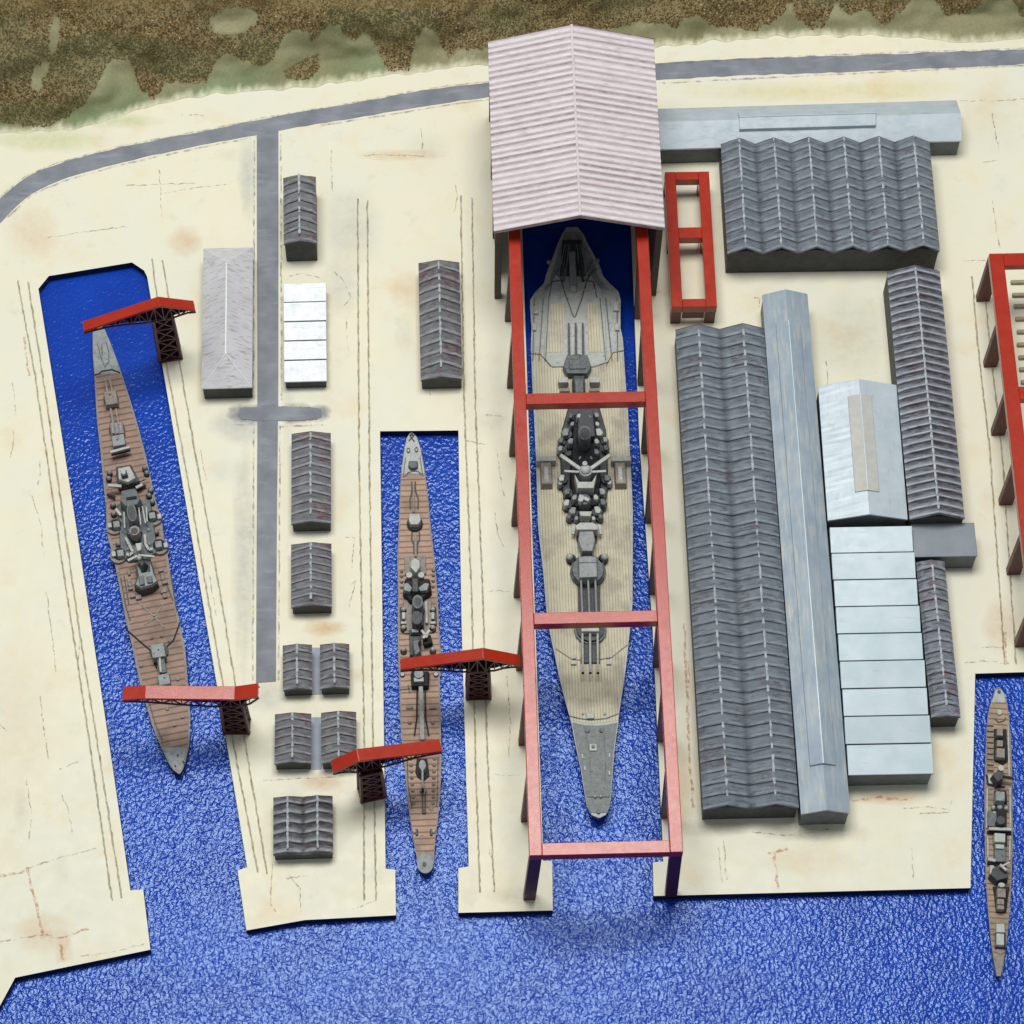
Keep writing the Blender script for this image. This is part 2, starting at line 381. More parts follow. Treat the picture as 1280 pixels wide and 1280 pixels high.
# soft airbrushed stains (paint on the ground)
def on_land(q):
    ins = False; j = len(lp)-1
    for i in range(len(lp)):
        a, b = lp[i], lp[j]
        if (a.y > q[1]) != (b.y > q[1]) and q[0] < (b.x-a.x)*(q[1]-a.y)/(b.y-a.y)+a.x: ins = not ins
        j = i
    return ins
mb = MB()
def stain(px, py, rx, ry, c, a):
    n_ = 20; ctr = P(px, py, .002)
    z = .0025+random.random()*.0012
    a = a*.65; vs = [(ctr.x, ctr.y, z)]; cs = [(*c, a)]
    for k_, al in ((.55, .55), (1, 0)):
        for i in range(n_):
            q = P(px+rx*k_*math.cos(2*math.pi*i/n_)*random.uniform(.85, 1.15), py+ry*k_*math.sin(2*math.pi*i/n_)*random.uniform(.85, 1.15), 0)
            vs.append((q.x, q.y, z)); cs.append((*c, a*al))
    if sum(on_land(q) for q in vs) < len(vs)-5: return
    k0 = len(mb.v); mb.v += vs; mb.c += cs
    fs = [(0, 1+(i+1) % n_, 1+i) for i in range(n_)]+[(1+i, 1+(i+1) % n_, 1+n_+(i+1) % n_, 1+n_+i) for i in range(n_)]
    mb.f += [tuple(q+k0 for q in f) for f in fs]
OR, BL, GY, YL = S((226, 178, 128)), S((168, 176, 190)), S((170, 168, 156)), S((232, 220, 150))
for a in [(300, 517, 18, 13, S((128, 133, 142)), 1.5), (318, 518, 24, 15, S((128, 133, 142)), 1.4), (372, 517, 28, 15, S((128, 133, 142)), 1.4), (399, 516, 18, 12, S((128, 133, 142)), 1.5), (232, 302, 26, 22, OR, .6), (40, 290, 40, 40, OR, .35), (30, 400, 40, 60, OR, .25), (500, 194, 60, 9, OR, .5), (510, 365, 30, 26, OR, .4),
          (405, 785, 32, 12, OR, .8), (400, 978, 34, 14, OR, .6), (430, 845, 40, 14, OR, .3), (1110, 998, 50, 10, OR, .6), (850, 990, 18, 60, OR, .5), (1010, 1075, 70, 25, OR, .25),
          (55, 1165, 45, 30, OR, .5), (80, 1190, 14, 25, OR, .5), (1250, 780, 26, 40, OR, .45), (990, 115, 150, 14, YL, .5), (1130, 110, 80, 16, YL, .4),
          (440, 285, 40, 60, BL, .35), (425, 360, 30, 40, BL, .35), (300, 530, 45, 26, BL, .6), (305, 700, 18, 160, BL, .55), (360, 480, 10, 120, BL, .25), (310, 220, 14, 60, BL, .5),
          (330, 870, 40, 22, BL, .45), (1000, 1040, 60, 14, GY, .7), (890, 1035, 50, 12, GY, .5), (1060, 420, 60, 60, GY, .35), (380, 1035, 60, 50, GY, .25),
          (400, 950, 50, 10, GY, .3), (620, 870, 26, 60, GY, .25), (1110, 550, 50, 60, GY, .3), (200, 1160, 20, 20, GY, .2), (60, 175, 90, 18, S((196, 208, 120)), .55), (150, 152, 60, 10, S((180, 205, 130)), .5),
          (240, 990, 8, 60, GY, .3), (600, 500, 40, 80, BL, .18), (470, 1120, 60, 18, GY, .3), (640, 1120, 40, 14, GY, .3), (20, 900, 60, 120, OR, .18), (1240, 150, 60, 60, BL, .12)]:
    stain(*a)
for _ in range(46):
    a, b = random.uniform(0, 1280), random.uniform(150, 1150)
    stain(a, b, random.uniform(10, 34), random.uniform(10, 34), random.choice([OR, GY, BL, GY]), random.uniform(.08, .2))
# keep stains on the land only (they must not hang over the docks)
mb.f = [f for f in mb.f if all(on_land(mb.v[i]) for i in f)]
mb.build('ground_stain', M['stain'], kind='structure')

# pencil cracks scribed in the ground
dark = [[(158, 232), (200, 230), (245, 229)], [(199, 212), (201, 240), (202, 270)], [(205, 242), (252, 233), (282, 231)], [(60, 297), (110, 289), (160, 283)],
    [(50, 870), (56, 920), (60, 950)], [(58, 740), (66, 800), (70, 840)], [(40, 620), (52, 660), (55, 700)], [(33, 975), (40, 1020), (36, 1050)], [(75, 990), (85, 1010), (90, 1040)],
    [(35, 1085), (65, 1075), (120, 1060)], [(0, 1176), (30, 1172), (60, 1168)], [(100, 1196), (140, 1190), (180, 1180)], [(0, 905), (10, 915)], [(15, 470), (20, 520)],
    [(75, 962), (90, 955), (98, 952)], [(414, 188), (414, 210), (416, 240)], [(526, 160), (528, 186)], [(450, 195), (480, 193), (530, 195)], [(360, 345), (380, 342), (400, 347)],
    [(418, 340), (430, 352), (438, 372), (428, 385)], [(433, 395), (434, 430), (437, 445)], [(607, 518), (628, 520)], [(582, 550), (606, 556), (599, 566)],
    [(620, 558), (626, 600), (630, 620)], [(618, 640), (622, 665), (630, 685)], [(608, 740), (620, 738), (640, 741)], [(432, 672), (442, 672), (440, 710)],
    [(438, 730), (445, 725), (436, 760)], [(634, 845), (638, 900), (636, 945)], [(618, 968), (650, 969)], [(1240, 142), (1244, 165), (1249, 190)], [(1241, 250), (1246, 290), (1250, 310)],
    [(1203, 327), (1232, 325)], [(1200, 126), (1240, 126), (1280, 124)], [(1226, 203), (1250, 200)], [(1130, 1010), (1160, 1009), (1185, 1012)], [(1150, 1017), (1185, 1015), (1190, 1000)],
    [(1205, 828), (1230, 826), (1262, 830)], [(905, 1050), (908, 1100)], [(898, 1060), (903, 1105)], [(1140, 1060), (1142, 1100)], [(940, 1040), (985, 1045), (1040, 1036)],
    [(360, 1094), (375, 1110), (376, 1140)], [(340, 1080), (338, 1130), (345, 1140)], [(355, 1098), (400, 1092)], [(440, 1137), (470, 1125)], [(330, 975), (380, 973), (430, 970)],
    [(816, 365), (850, 364)], [(942, 372), (950, 372), (948, 384)], [(300, 1060), (310, 1075)], [(1040, 250), (1042, 262)], [(250, 560), (258, 600)], [(262, 720), (270, 770)]]
rust = [[(33, 1083), (40, 1110), (50, 1150), (54, 1170)], [(75, 1180), (80, 1200)], [(48, 1170), (80, 1172), (110, 1160)], [(0, 1095), (30, 1090)], [(968, 1065), (972, 1110)], [(960, 1068), (985, 1060)],
    [(1255, 790), (1258, 830)], [(1065, 1002), (1100, 996), (1135, 1000)], [(855, 780), (860, 900), (866, 1010)], [(30, 420), (36, 470)]]
def scribble(lines, wid, mat, name):
    mb = MB()
    for ln in lines:
        pts = []
        for q in resample(ln, 5): pts.append(P(q[0]+random.uniform(-.8, .8), q[1]+random.uniform(-.8, .8), .005))
        if all(on_land(q) for q in pts): ribbon(mb, pts, wid, .0065, .5)
    mb.build(name, mat, kind='structure')
extra = []
for _ in range(34):
    a, b = random.uniform(0, 1280), random.uniform(130, 1150); L_ = random.uniform(8, 40)
    v_ = random.random() < .6
    extra.append([(a, b), (a+(random.uniform(-3, 3) if v_ else L_/2), b+(L_/2 if v_ else random.uniform(-2, 2))), (a+(random.uniform(-4, 4) if v_ else L_), b+(L_ if v_ else random.uniform(-3, 3)))])
scribble(dark+extra, .013, M['crack'], 'ground_crack')
scribble(rust, .03, M['crackr'], 'ground_crack')

# crane tracks: pairs of worn grooves beside the docks
def track(lines, label):
    mb = MB()
    for ln in lines: ribbon(mb, [P(q[0], q[1], .012)+Vector((random.uniform(-.004, .004), 0, 0)) for q in resample(ln, 5)], .021, .0145, .3)
    mb.build('crane_track', M['track'], label=label, cat='rail track', group='crane tracks along the docks')
track([[(22, 350), (44, 470), (80, 720), (108, 900), (140, 1125)], [(35, 352), (58, 500), (98, 780), (122, 930), (152, 1122)]], 'worn brown track pair on the far left side of the angled dock')
track([[(190, 323), (205, 440), (235, 600), (262, 760), (290, 920), (322, 1090)], [(203, 325), (222, 440), (250, 600), (280, 770), (305, 920), (334, 1092)]], 'worn brown track pair between the angled dock and the row of sheds')
track([[(447, 248), (449, 600), (455, 900), (455, 1125)], [(459, 250), (462, 600), (466, 900), (470, 1125)]], 'worn brown track pair between the small sheds and the narrow middle dock')
track([[(576, 244), (580, 500), (590, 760), (594, 940), (600, 1115)], [(590, 247), (594, 500), (604, 760), (609, 940), (618, 1115)]], 'worn brown track pair between the narrow middle dock and the big red gantry')
track([[(1215, 345), (1222, 430), (1237, 560), (1256, 830)], [(1229, 346), (1237, 430), (1252, 560), (1270, 830)]], 'worn brown track pair beneath the red gantry at the right edge')

# ------------------------------------------------------------------ hills beyond the yard
border = [(-300, 230), (-100, 200), (0, 168), (60, 166), (110, 160), (150, 146), (200, 131), (250, 121), (330, 114), (400, 109), (470, 97), (520, 92), (600, 82), (700, 76), (820, 61), (870, 55),
    (930, 50), (1000, 46), (1080, 45), (1150, 49), (1200, 55), (1240, 53), (1300, 46), (1600, 40)]
def interp(pl, x):
    for (x0, y0), (x1, y1) in zip(pl, pl[1:]):
        if x <= x1: return y0+(y1-y0)*(x-x0)/(x1-x0) if x1 > x0 else y0
    return pl[-1][1]
gravel = [(-300, 190), (0, 150), (26, 157), (57, 160), (90, 142), (108, 126), (124, 103), (134, 80), (142, 73), (160, 74), (168, 88), (172, 106), (191, 126), (206, 106), (230, 104), (258, 103),
    (271, 75), (286, 67), (300, 74), (326, 82), (339, 77), (349, 57), (359, 39), (382, 36), (390, 53), (402, 40), (411, 28), (426, 30), (429, 46), (442, 50), (460, 41), (470, 59), (486, 88),
    (511, 89), (519, 49), (532, 33), (545, 41), (553, 59), (562, 75), (573, 61), (607, 61), (640, 50), (700, 50), (790, 30), (800, 26), (845, 34), (856, 21), (875, 19), (890, 32), (915, 34), (942, 39), (965, 28),
    (976, 20), (983, 6), (990, 6), (995, 19), (1014, 37), (1029, 34), (1044, 4), (1062, 19), (1081, 11), (1092, 22), (1107, 32), (1126, 15), (1141, -2), (1168, -2), (1182, 19), (1209, 17),
    (1231, -2), (1258, -2), (1269, 2), (1276, 21), (1320, 26), (1600, 30)]
from mathutils import noise as mn
def hz(px, py):
    t_ = max(0, interp(border, px)-py)
    return max(.004+.0012*t_, .004+.0058*t_*(1-math.exp(-t_/22)) + (mn.noise(Vector((px*.013, py*.02, 0)))*.16+mn.noise(Vector((px*.05, py*.06, 3)))*.05)*min(1, t_/30))
isl = [(354, 88), (376, 76), (398, 66), (400, 84), (388, 98), (372, 101), (357, 98)]
def inpoly(x, y, pl):
    ins = False; j = len(pl)-1
    for i in range(len(pl)):
        if (pl[i][1] > y) != (pl[j][1] > y) and x < (pl[j][0]-pl[i][0])*(y-pl[i][1])/(pl[j][1]-pl[i][1])+pl[i][0]: ins = not ins
        j = i
    return ins
def is_gravel(x, y):
    if inpoly(x, y, isl): return True
    j = mn.noise(Vector((x*.12, y*.12, 9)))*4
    if y+j > interp(gravel, x): return False
    for cx, cy, rx, ry, an in ((292, 26, 30, 17, -.2), (68, 44, 6, 24, .1), (50, 90, 15, 8, -.8), (46, 105, 8, 8, 0)):
        dx, dy = x-cx, y-cy; ca, sa = math.cos(an), math.sin(an)
        if ((dx*ca+dy*sa)/rx)**2+((-dx*sa+dy*ca)/ry)**2+j*.06 < 1: return False
    return True
mb = MB(); nx, ny = 420, 70
olive, green, pale, cream, brown = S((134, 131, 96)), S((112, 142, 100)), S((154, 152, 118)), S((222, 220, 190)), S((126, 110, 74))
def lerp(a, b, t_): return tuple(a[i]*(1-t_)+b[i]*t_ for i in range(3))
for j in range(ny+1):
    for i in range(nx+1):
        px = -250+1800*i/nx
        by = interp(border, px)+mn.noise(Vector((px*.05, 2, 0)))*5
        py = by-(by+260)*(j/ny)**1.35
        z = hz(px, py) if j else -.01
        p = P(px, py, z); t_ = by-py
        n1 = mn.noise(Vector((px*.02, py*.03, 5))); n2 = mn.noise(Vector((px*.012, py*.02, 11))); n3 = mn.noise(Vector((px*.3, py*.08, 2)))
        c_ = lerp(olive, pale, max(0, min(1, .5+n1)))
        if px < 480: c_ = lerp(c_, green, max(0, min(.8, (n2+.25)*1.6+n3*.5))*math.exp(-t_/28))
        if is_gravel(px, py): c_ = lerp(c_, brown, .75)
        c_ = lerp(cream, c_, max(0, min(1, (t_+n3*6)/11)))
        mb.v.append(tuple(p)); mb.c.append((*c_, 1))
for j in range(ny):
    for i in range(nx):
        a = j*(nx+1)+i; mb.f.append((a, a+1, a+nx+2, a+nx+1))
mb.build('hillside', M['hill'], kind='structure', smooth=True)
mb = MB()
cnt = 0
while cnt < 42000:
    px, py = random.uniform(-60, 1340), random.uniform(-45, 160)
    if 625 < px < 815 and py > 45: continue
    if not is_gravel(px, py): continue
    cnt += 1
    z = hz(px, py); p = P(px, py, z)
    band = mn.noise(Vector((px*.012, py*.03, 21)))
    r = random.uniform(.007, .016)*(1.25 if band > 0 else 1)
    u = random.random()
    mossy = max(0, mn.noise(Vector((px*.011, py*.022, 31)))+.12 + (.25 if px < 130 and py > 50 else 0))
    base = (S((124, 102, 64)), S((150, 127, 84)), S((102, 82, 50)), S((86, 74, 46)), S((188, 172, 134)))[0 if u < .38 else 1 if u < .58 else 2 if u < .8 else 3 if u < .95 else 4]
    base = lerp(base, S((98, 104, 70)), min(.7, mossy*2))
    if py < 12 and px < 620: base = lerp(base, S((134, 112, 66)), .6)
    a0 = random.random()*6.28
    vs = []
    for k_ in range(4): vs.append((p.x+r*random.uniform(.7, 1.3)*math.cos(a0+k_*1.57), p.y+r*random.uniform(.7, 1.3)*math.sin(a0+k_*1.57), p.z+random.uniform(-.3, .5)*r))
    vs.append((p.x+random.uniform(-.4, .4)*r, p.y+random.uniform(-.4, .4)*r, p.z+r*random.uniform(.8, 1.5)))
    mb.add(vs, [(0, 1, 4), (1, 2, 4), (2, 3, 4), (3, 0, 4)], (*base, 1))
mb.build('gravel', M['rock'], kind='stuff', label='brown and mossy gravel scattered over the olive hillside', cat='gravel')

# ------------------------------------------------------------------ buildings
def frame_of(nl, nr, fl, fr, z):
    a, b, c_, d = [P(*q, z) for q in (nl, nr, fl, fr)]
    nm, fm = (a+b)/2, (c_+d)/2; ctr = (nm+fm)/2; dv = fm-nm
    ang = math.atan2(dv.y, dv.x)-math.pi/2
    side = Vector((math.cos(ang), math.sin(ang), 0))
    W = (abs((b-a).dot(side))+abs((d-c_).dot(side)))/2
    return Vector((ctr.x, ctr.y, 0)), ang, W, dv.length
def tri_wave(u, K):
    x = (u*K) % 1.0
    return 1-abs(2*x-1)
def roof_mesh(W, L, h, K, rise, N, amp, style='scallop', jit=.004, end=True, ridge_w=.0):
    OFF = (0, .05, .14, .32, .55, .8, .95)
    mb = MB(); ns = 8*K; nv = N*7 if N else 10
    rj = [random.uniform(-1, 1) for _ in range(N+2)]
    def f(v):
        if not N: return 0
        x = (v*N) % 1.0; k_ = min(N, int(v*N))
        if style == 'scallop': return amp*2.0*(math.sin(math.pi*x)**.5)*(1-.35*x)*(1+.25*rj[k_])
        if style == 'step': return amp*x*(1+.3*rj[k_])
        if style == 'rib': return amp*(1 if .12 < x < .5 else 0)*(1+.3*rj[k_])
        return 0
    rows = []
    for j in range(nv+1):
        v = (j//7+OFF[j % 7])/N if N else j/nv
        v = min(v, 1)
        e = 1.0
        if end and N: e = min(1, .45+.55*min(v, 1-v)*N/.8)
        for i in range(ns+1):
            u = i/ns
            z = h+rise*tri_wave(u if u < 1 else .9999999, K)*e+f(min(v, .99999))*(1 if 0 < i < ns else .3)+random.uniform(-jit, jit)
            ph = (v*N) % 1.0 if N else .5
            cr = 1.0 if (.04 < ph < .3 and style != 'rib') or (style == 'rib' and .1 < ph < .5) else 0.0
            gr = 1.0 if (ph < .04 or ph > .9) and style != 'rib' else (.9 if style == 'rib' and (ph > .6 or ph < .08) else 0.0)  # rib grooves and valleys get their shade through the vertex colour
            if tri_wave(u, K) < .1 and 0 < i < ns: gr = max(gr, .7); cr = 0
            mb.v.append(((u-.5)*W, (v-.5)*L, z)); mb.c.append((cr, gr, 0, 1))
    n0 = len(mb.v)
    for j in range(nv):
        for i in range(ns):
            a = j*(ns+1)+i; mb.f.append((a, a+1, a+ns+2, a+ns+1))
    # eave thickness all round
    loop = [i for i in range(ns+1)]+[j*(ns+1)+ns for j in range(1, nv+1)]+[nv*(ns+1)+i for i in range(ns-1, -1, -1)]+[j*(ns+1) for j in range(nv-1, 0, -1)]
    for q in loop:
        v = mb.v[q]; mb.v.append((v[0]*.995, v[1]*.999, v[2]-.022)); mb.c.append((0, 1, 0, 1))
    n_ = len(loop)
    for k_ in range(n_): mb.f.append((loop[k_], n0+k_, n0+(k_+1) % n_, loop[(k_+1) % n_]))
    return mb
def wall_mesh(W, L, h, K, rise, inset=.012):
    mb = MB(); w_, l_ = W/2-inset, L/2-inset
    prof = [(-w_, 0), (w_, 0), (w_, h-.004)]
    for i in range(2*K-1, 0, -1):
        prof.append(((i/(2*K)-.5)*2*w_, h-.006+(rise*.45 if i % 2 else 0)))
    prof.append((-w_, h-.004)); n_ = len(prof)
    vs = [(x, -l_, z) for x, z in prof]+[(x, l_, z) for x, z in prof]
    mb.add(vs, [tuple(range(n_)), tuple(reversed(range(n_, 2*n_)))]+[(i, n_+i, n_+(i+1) % n_, (i+1) % n_) for i in range(n_)])
    return mb
def ridge_strip(mb, x, L, z, N, w_=.03):
    """dry-brushed ridge cap: one strip of uneven width"""
    n_ = max(12, int(N)*3); vs = []
    for k_ in range(n_+1):
        y = -L/2+L*k_/n_; ww = w_*(random.uniform(.5, .7) if k_ % 3 == 0 else random.uniform(.8, 1.1)); zz = z+random.uniform(0, .004); xx = x+random.uniform(-.003, .003)
        vs += [(xx-ww/2, y, zz-.012), (xx, y, zz), (xx+ww/2, y, zz-.012)]
    fs = []
    for k_ in range(n_):
        for q in range(2): fs.append((3*k_+q, 3*k_+q+1, 3*k_+q+4, 3*k_+q+3))
    mb.add(vs, fs)
def shed(name, label, cat, nl, nr, fl, fr, h, K=1, rise=.15, N=8, amp=.018, style='scallop', mat='slate', wall='wall', group=None, ridge=True, jit=.004, end=True):
    ctr, ang, W, L = frame_of(nl, nr, fl, fr, h)
    r = root_at(name, ctr, ang, label=label, cat=cat, group=group)
    wall_mesh(W, L, h, K, rise).build('wall', M[wall], r, local=True, bevel=.006)
    ro = roof_mesh(W, L, h, K, rise, N, amp, style, jit, end).build('roof', M[mat], r, local=True)
    if ridge:
        for k_ in range(K):
            mb = MB(); ridge_strip(mb, ((k_+.5)/K-.5)*W, L*(.97 if not end else .9), h+rise+amp*(1.55 if style == 'scallop' else 1.05), N*1.5 if N < 20 else N)
            mb.build('ridge_cap', M['ridge'], ro, local=True)
    return r, W, L
SG = 'small dark sheds among the docks'
shed('storage_shed', 'dark scalloped shed topmost beside the grey yard road, with tall plain gable end', 'shed', (354.7, 305.4), (396, 305), (354, 222), (395, 222), .45, rise=.13, N=7, amp=.035, group=SG)
shed('storage_shed', 'long dark shed standing alone above the narrow middle dock, with maroon streaks', 'shed', (525.8, 476), (578, 474.5), (523, 329), (574.2, 328), .25, rise=.17, N=11, amp=.02, group=SG)
shed('storage_shed', 'longest dark shed right of the yard road, just below the crossing', 'shed', (364, 656.5), (414, 654), (364.5, 542.6), (413.5, 541), .23, rise=.14, N=10, amp=.014, group=SG)
shed('storage_shed', 'dark shed right of the yard road with the stained ground just below it', 'shed', (364, 760), (414.7, 758.5), (363.7, 681), (414.5, 679.7), .22, rise=.14, N=8, amp=.014, group=SG)
shed('storage_shed', 'small dark shed, left one of the upper pair with pale strip between', 'shed', (353.4, 863.5), (390.5, 862.5), (353.4, 807), (390, 806), .2, rise=.1, N=5, amp=.02, group=SG)
shed('storage_shed', 'small dark shed, right one of the upper pair with pale strip between', 'shed', (400.3, 862), (437.3, 861), (400, 806), (436.6, 805), .2, rise=.1, N=5, amp=.022, group=SG)
shed('storage_shed', 'small dark shed, left one of the lower pair, clear of the crane', 'shed', (342.6, 955.5), (389.3, 954.8), (344, 893), (388.8, 892), .21, rise=.12, N=6, amp=.016, group=SG)
shed('storage_shed', 'small dark shed, right one of the lower pair, its corner under the crane boom', 'shed', (401.2, 955), (446.6, 953.6), (401.8, 891), (444.7, 890), .21, rise=.12, N=6, amp=.016, group=SG)
shed('double_gable_shed', 'squat dark shed with two ribbed gables side by side near the quay', 'shed', (341.3, 1069), (416.6, 1067.6), (341.8, 996.5), (415.6, 995.5), .2, K=2, rise=.1, N=6, amp=.03, style='rib', group=SG)
# big dark hall with six gables
K_, W, L = shed('workshop_hall', 'large dark hall with six parallel gables below the long silver building', 'hall', (909.5, 320), (1174.5, 312), (900.8, 183), (1161.5, 174), .50, K=6, rise=.15, N=11, amp=.016, mat='slate_cool', end=False)
shed('machine_hall', 'very long dark twin-gabled hall right of the big red gantry', 'hall', (877.7, 1014), (999.5, 1009), (845, 412), (954, 410), .36, K=2, rise=.14, N=44, amp=.02, mat='slate_cool', jit=.003, end=False)
shed('plate_shed', 'tall narrow dark shed with pale cross ribs right of the silver hall', 'shed', (1136.5, 649), (1206.5, 650), (1109, 341), (1174, 337), .5, rise=.16, N=32, amp=.03, style='rib', mat='slate_worn', end=False)
shed('narrow_shed', 'narrow dark ribbed shed below the flat grey box roof', 'shed', (1164, 898), (1200.5, 896.5), (1144.4, 702), (1180.5, 702), .33, rise=.11, N=15, amp=.028, style='scallop', mat='slate_worn')
# hipped silver house
ctr, ang, W, L = frame_of((251.5, 485), (315.5, 485), (254.4, 310), (316.3, 310), .31)
r = root_at('hipped_warehouse', ctr, ang, label='pale silver warehouse with hipped roof left of the yard road', cat='warehouse')
MB().box(0, 0, W-.03, L-.03, 0, .305).build('wall', M['wall'], r, local=True, bevel=.006)
e = .36; hz_ = .24
vs = [(-W/2, -L/2, .31), (W/2, -L/2, .31), (W/2, L/2, .31), (-W/2, L/2, .31), (0, -L/2+e, .31+hz_), (0, L/2-e, .31+hz_)]
vs += [(x, y, .29) for x, y, _ in vs[:4]]
ro = MB().add(vs, [(0, 1, 4), (1, 2, 5, 4), (2, 3, 5), (3, 0, 4, 5), (0, 6, 7, 1), (1, 7, 8, 2), (2, 8, 9, 3), (3, 9, 6, 0)]).build('roof', M['hip_roof'], r, local=True)
MB().beam((0, -L/2+e, .31+hz_), (0, L/2-e, .31+hz_), .02).build('ridge_cap', M['white_roof'], ro, local=True)
MB().beam((-W/2+.01, -L/2+.01, .312), (0, -L/2+e, .31+hz_+.002), .012).build('hip_cap', M['white_roof'], ro, local=True)
MB().beam((W/2-.01, -L/2+.01, .312), (0, -L/2+e, .31+hz_+.002), .012).build('hip_cap', M['white_roof'], ro, local=True)
# saw-tooth roofs
def sawtooth(name, label, nl, nr, fl, fr, h, n_, step, mat, wall, cat='workshop'):
    ctr, ang, W, L = frame_of(nl, nr, fl, fr, h)
    r = root_at(name, ctr, ang, label=label, cat=cat)
    MB().box(0, 0, W-.03, L-.03, 0, h-.04).build('wall', M[wall], r, local=True, bevel=.006)
    MB().box(0, 0, W-.012, L-.012, h-.04, h-.012).build('gutter_bed', M['wall'], r, local=True)
    mb = MB(); d = L/n_
    for k_ in range(n_):
        y0 = -L/2+k_*d+(step*.5+(.008 if mat == 'white_roof' else -.001))*(k_ > 0); y1 = -L/2+(k_+1)*d; j = random.uniform(-.006, .006)
        a = W/2+j*.5
        vs = [(-a, y0, h-.01), (a, y0, h-.01), (a, y1-.004, h-.01), (-a, y1-.004, h-.01), (-a, y0, h+.01), (a, y0, h+.01), (a, y1-.004, h+step+j), (-a, y1-.004, h+step+j)]
        mb.add(vs, [(3, 2, 1, 0), (4, 5, 6, 7), (0, 1, 5, 4), (1, 2, 6, 5), (2, 3, 7, 6), (3, 0, 4, 7)])
    mb.build('roof', M[mat], r, local=True, bevel=.004)
    return r
sawtooth('sawtooth_shed', 'small white saw-toothed shed right of the yard road', (355, 477.5), (408.8, 477), (354.8, 357), (407.5, 356.5), .19, 5, .06, 'white_roof', 'wall', 'shed')
sawtooth('sawtooth_hall', 'long pale saw-toothed hall between the silver hall and narrow dark shed', (1060.8, 970), (1166.7, 966.5), (1035.7, 662), (1139.5, 660), .4, 9, .075, 'pale_roof', 'wall_silver', 'hall')
# plain silver gabled halls
def gable_hall(name, label, nl, nr, fl, fr, h, rise, mat, wall, mon=None, hip_far=0.0, mon_mat=None):
    ctr, ang, W, L = frame_of(nl, nr, fl, fr, h)
    r = root_at(name, ctr, ang, label=label, cat='hall')
    w_ = W/2; l_ = L/2
    MB().add([(x, y, z) for y in (-l_+.012, l_-.012) for x, z in ((-w_+.012, 0), (w_-.012, 0), (w_-.012, h-.012), (0, h+rise-.014), (-w_+.012, h-.012))],
             [(0, 1, 2, 3, 4), (9, 8, 7, 6, 5), (0, 5, 6, 1), (1, 6, 7, 2), (2, 7, 8, 3), (3, 8, 9, 4), (4, 9, 5, 0)]).build('wall', M[wall], r, local=True, bevel=.006)
    mb = MB(); ns = 40
    for k_ in range(2):
        sgn = (-1, 1)[k_]
        vs = []
        for j in range(ns+1):
            y = -l_+L*j/ns; hh = rise*(1 if y < l_-hip_far or not hip_far else max(0, .25+.75*(l_-y)/max(.001, hip_far)))
            vs += [(sgn*w_, y, h+random.uniform(-.002, .002)), (sgn*w_*.5, y, h+hh*.5+random.uniform(-.002, .002)), (0, y, h+hh)]
        fs = []
        for j in range(ns):
            for i in range(2):
                q = (3*j+i, 3*j+i+1, 3*j+i+4, 3*j+i+3); fs.append(q if sgn < 0 else tuple(reversed(q)))
        mb.add(vs, fs)
        mb.add([(sgn*w_, -l_, h), (sgn*w_, l_, h), (sgn*w_, l_, h-.03), (sgn*w_, -l_, h-.03)], [(0, 1, 2, 3)])
        for ye in (-l_, l_):
            if ye > 0 and hip_far: continue
            mb.add([(sgn*w_, ye, h), (0, ye, h+rise), (0, ye, h+rise-.03), (sgn*w_, ye, h-.03)], [(0, 1, 2, 3)])
    ro = mb.build('roof', M[mat], r, local=True)
    if mon:         # raised ridge vent
        y0, y1, mw, mh = mon
        vs = [(x, y, z) for y in (y0, y1) for x, z in ((-mw, h), (mw, h), (mw, h+rise*(1-mw/w_)+mh), (0, h+rise+mh), (-mw, h+rise*(1-mw/w_)+mh))]
        MB().add(vs, [(0, 1, 2, 3, 4), (9, 8, 7, 6, 5), (0, 5, 6, 1), (1, 6, 7, 2), (2, 7, 8, 3), (3, 8, 9, 4), (4, 9, 5, 0)]).build('ridge_vent', M[mon_mat or mat], ro, local=True, bevel=.006)
        MB().beam((0, y0, h+rise+mh+.002), (0, y1, h+rise+mh+.002), .012).build('ridge_cap', M['pale_roof'], ro, local=True)
    else:
        MB().beam((0, -l_, h+rise), (0, l_-hip_far, h+rise), .012).build('ridge_cap', M['pale_roof'], ro, local=True)
    return r, W, L
gable_hall('long_silver_hall', 'very long silver gabled hall with a long ridge vent beside the twin-gabled hall', (1001, 1018), (1063, 1016), (953, 369), (1009, 367), .41, .13, 'silver_dk', 'wall_silver', (-2.95, 3.05, .155, .03), 0)
gable_hall('wide_silver_hall', 'wide pale silver hall with a tan raised skylight on its ridge', (1036, 650), (1133.5, 650), (1021.6, 482.5), (1121.5, 481), .48, .17, 'silver', 'wall_silver', (-.62, .72, .15, .02), 0, 'tan_panel')
# the long east-west silver building: its "near" end is the right-hand end
gable_hall('foundry_building', 'long silver building running sideways behind the six-gabled hall', (1201.5, 176), (1196, 125), (800, 187), (800, 137), .37, .17, 'silver', 'wall_silver', (-.98+.0, .82, .14, .06))
# flat grey box
ctr, ang, W, L = frame_of((1142.8, 696), (1221.8, 695.3), (1138.6, 654.5), (1218, 653), .37)
r = root_at('flat_roofed_block', ctr, ang, label='plain grey box building with flat roof crossing the dark narrow sheds', cat='building')
MB().box(0, 0, W-.015, L-.015, 0, .34).build('wall', M['wall_silver'], r, local=True, bevel=.008)
MB().box(0, 0, W, L, .34, .37).build('roof', M['flat_grey'], r, local=True, bevel=.008)

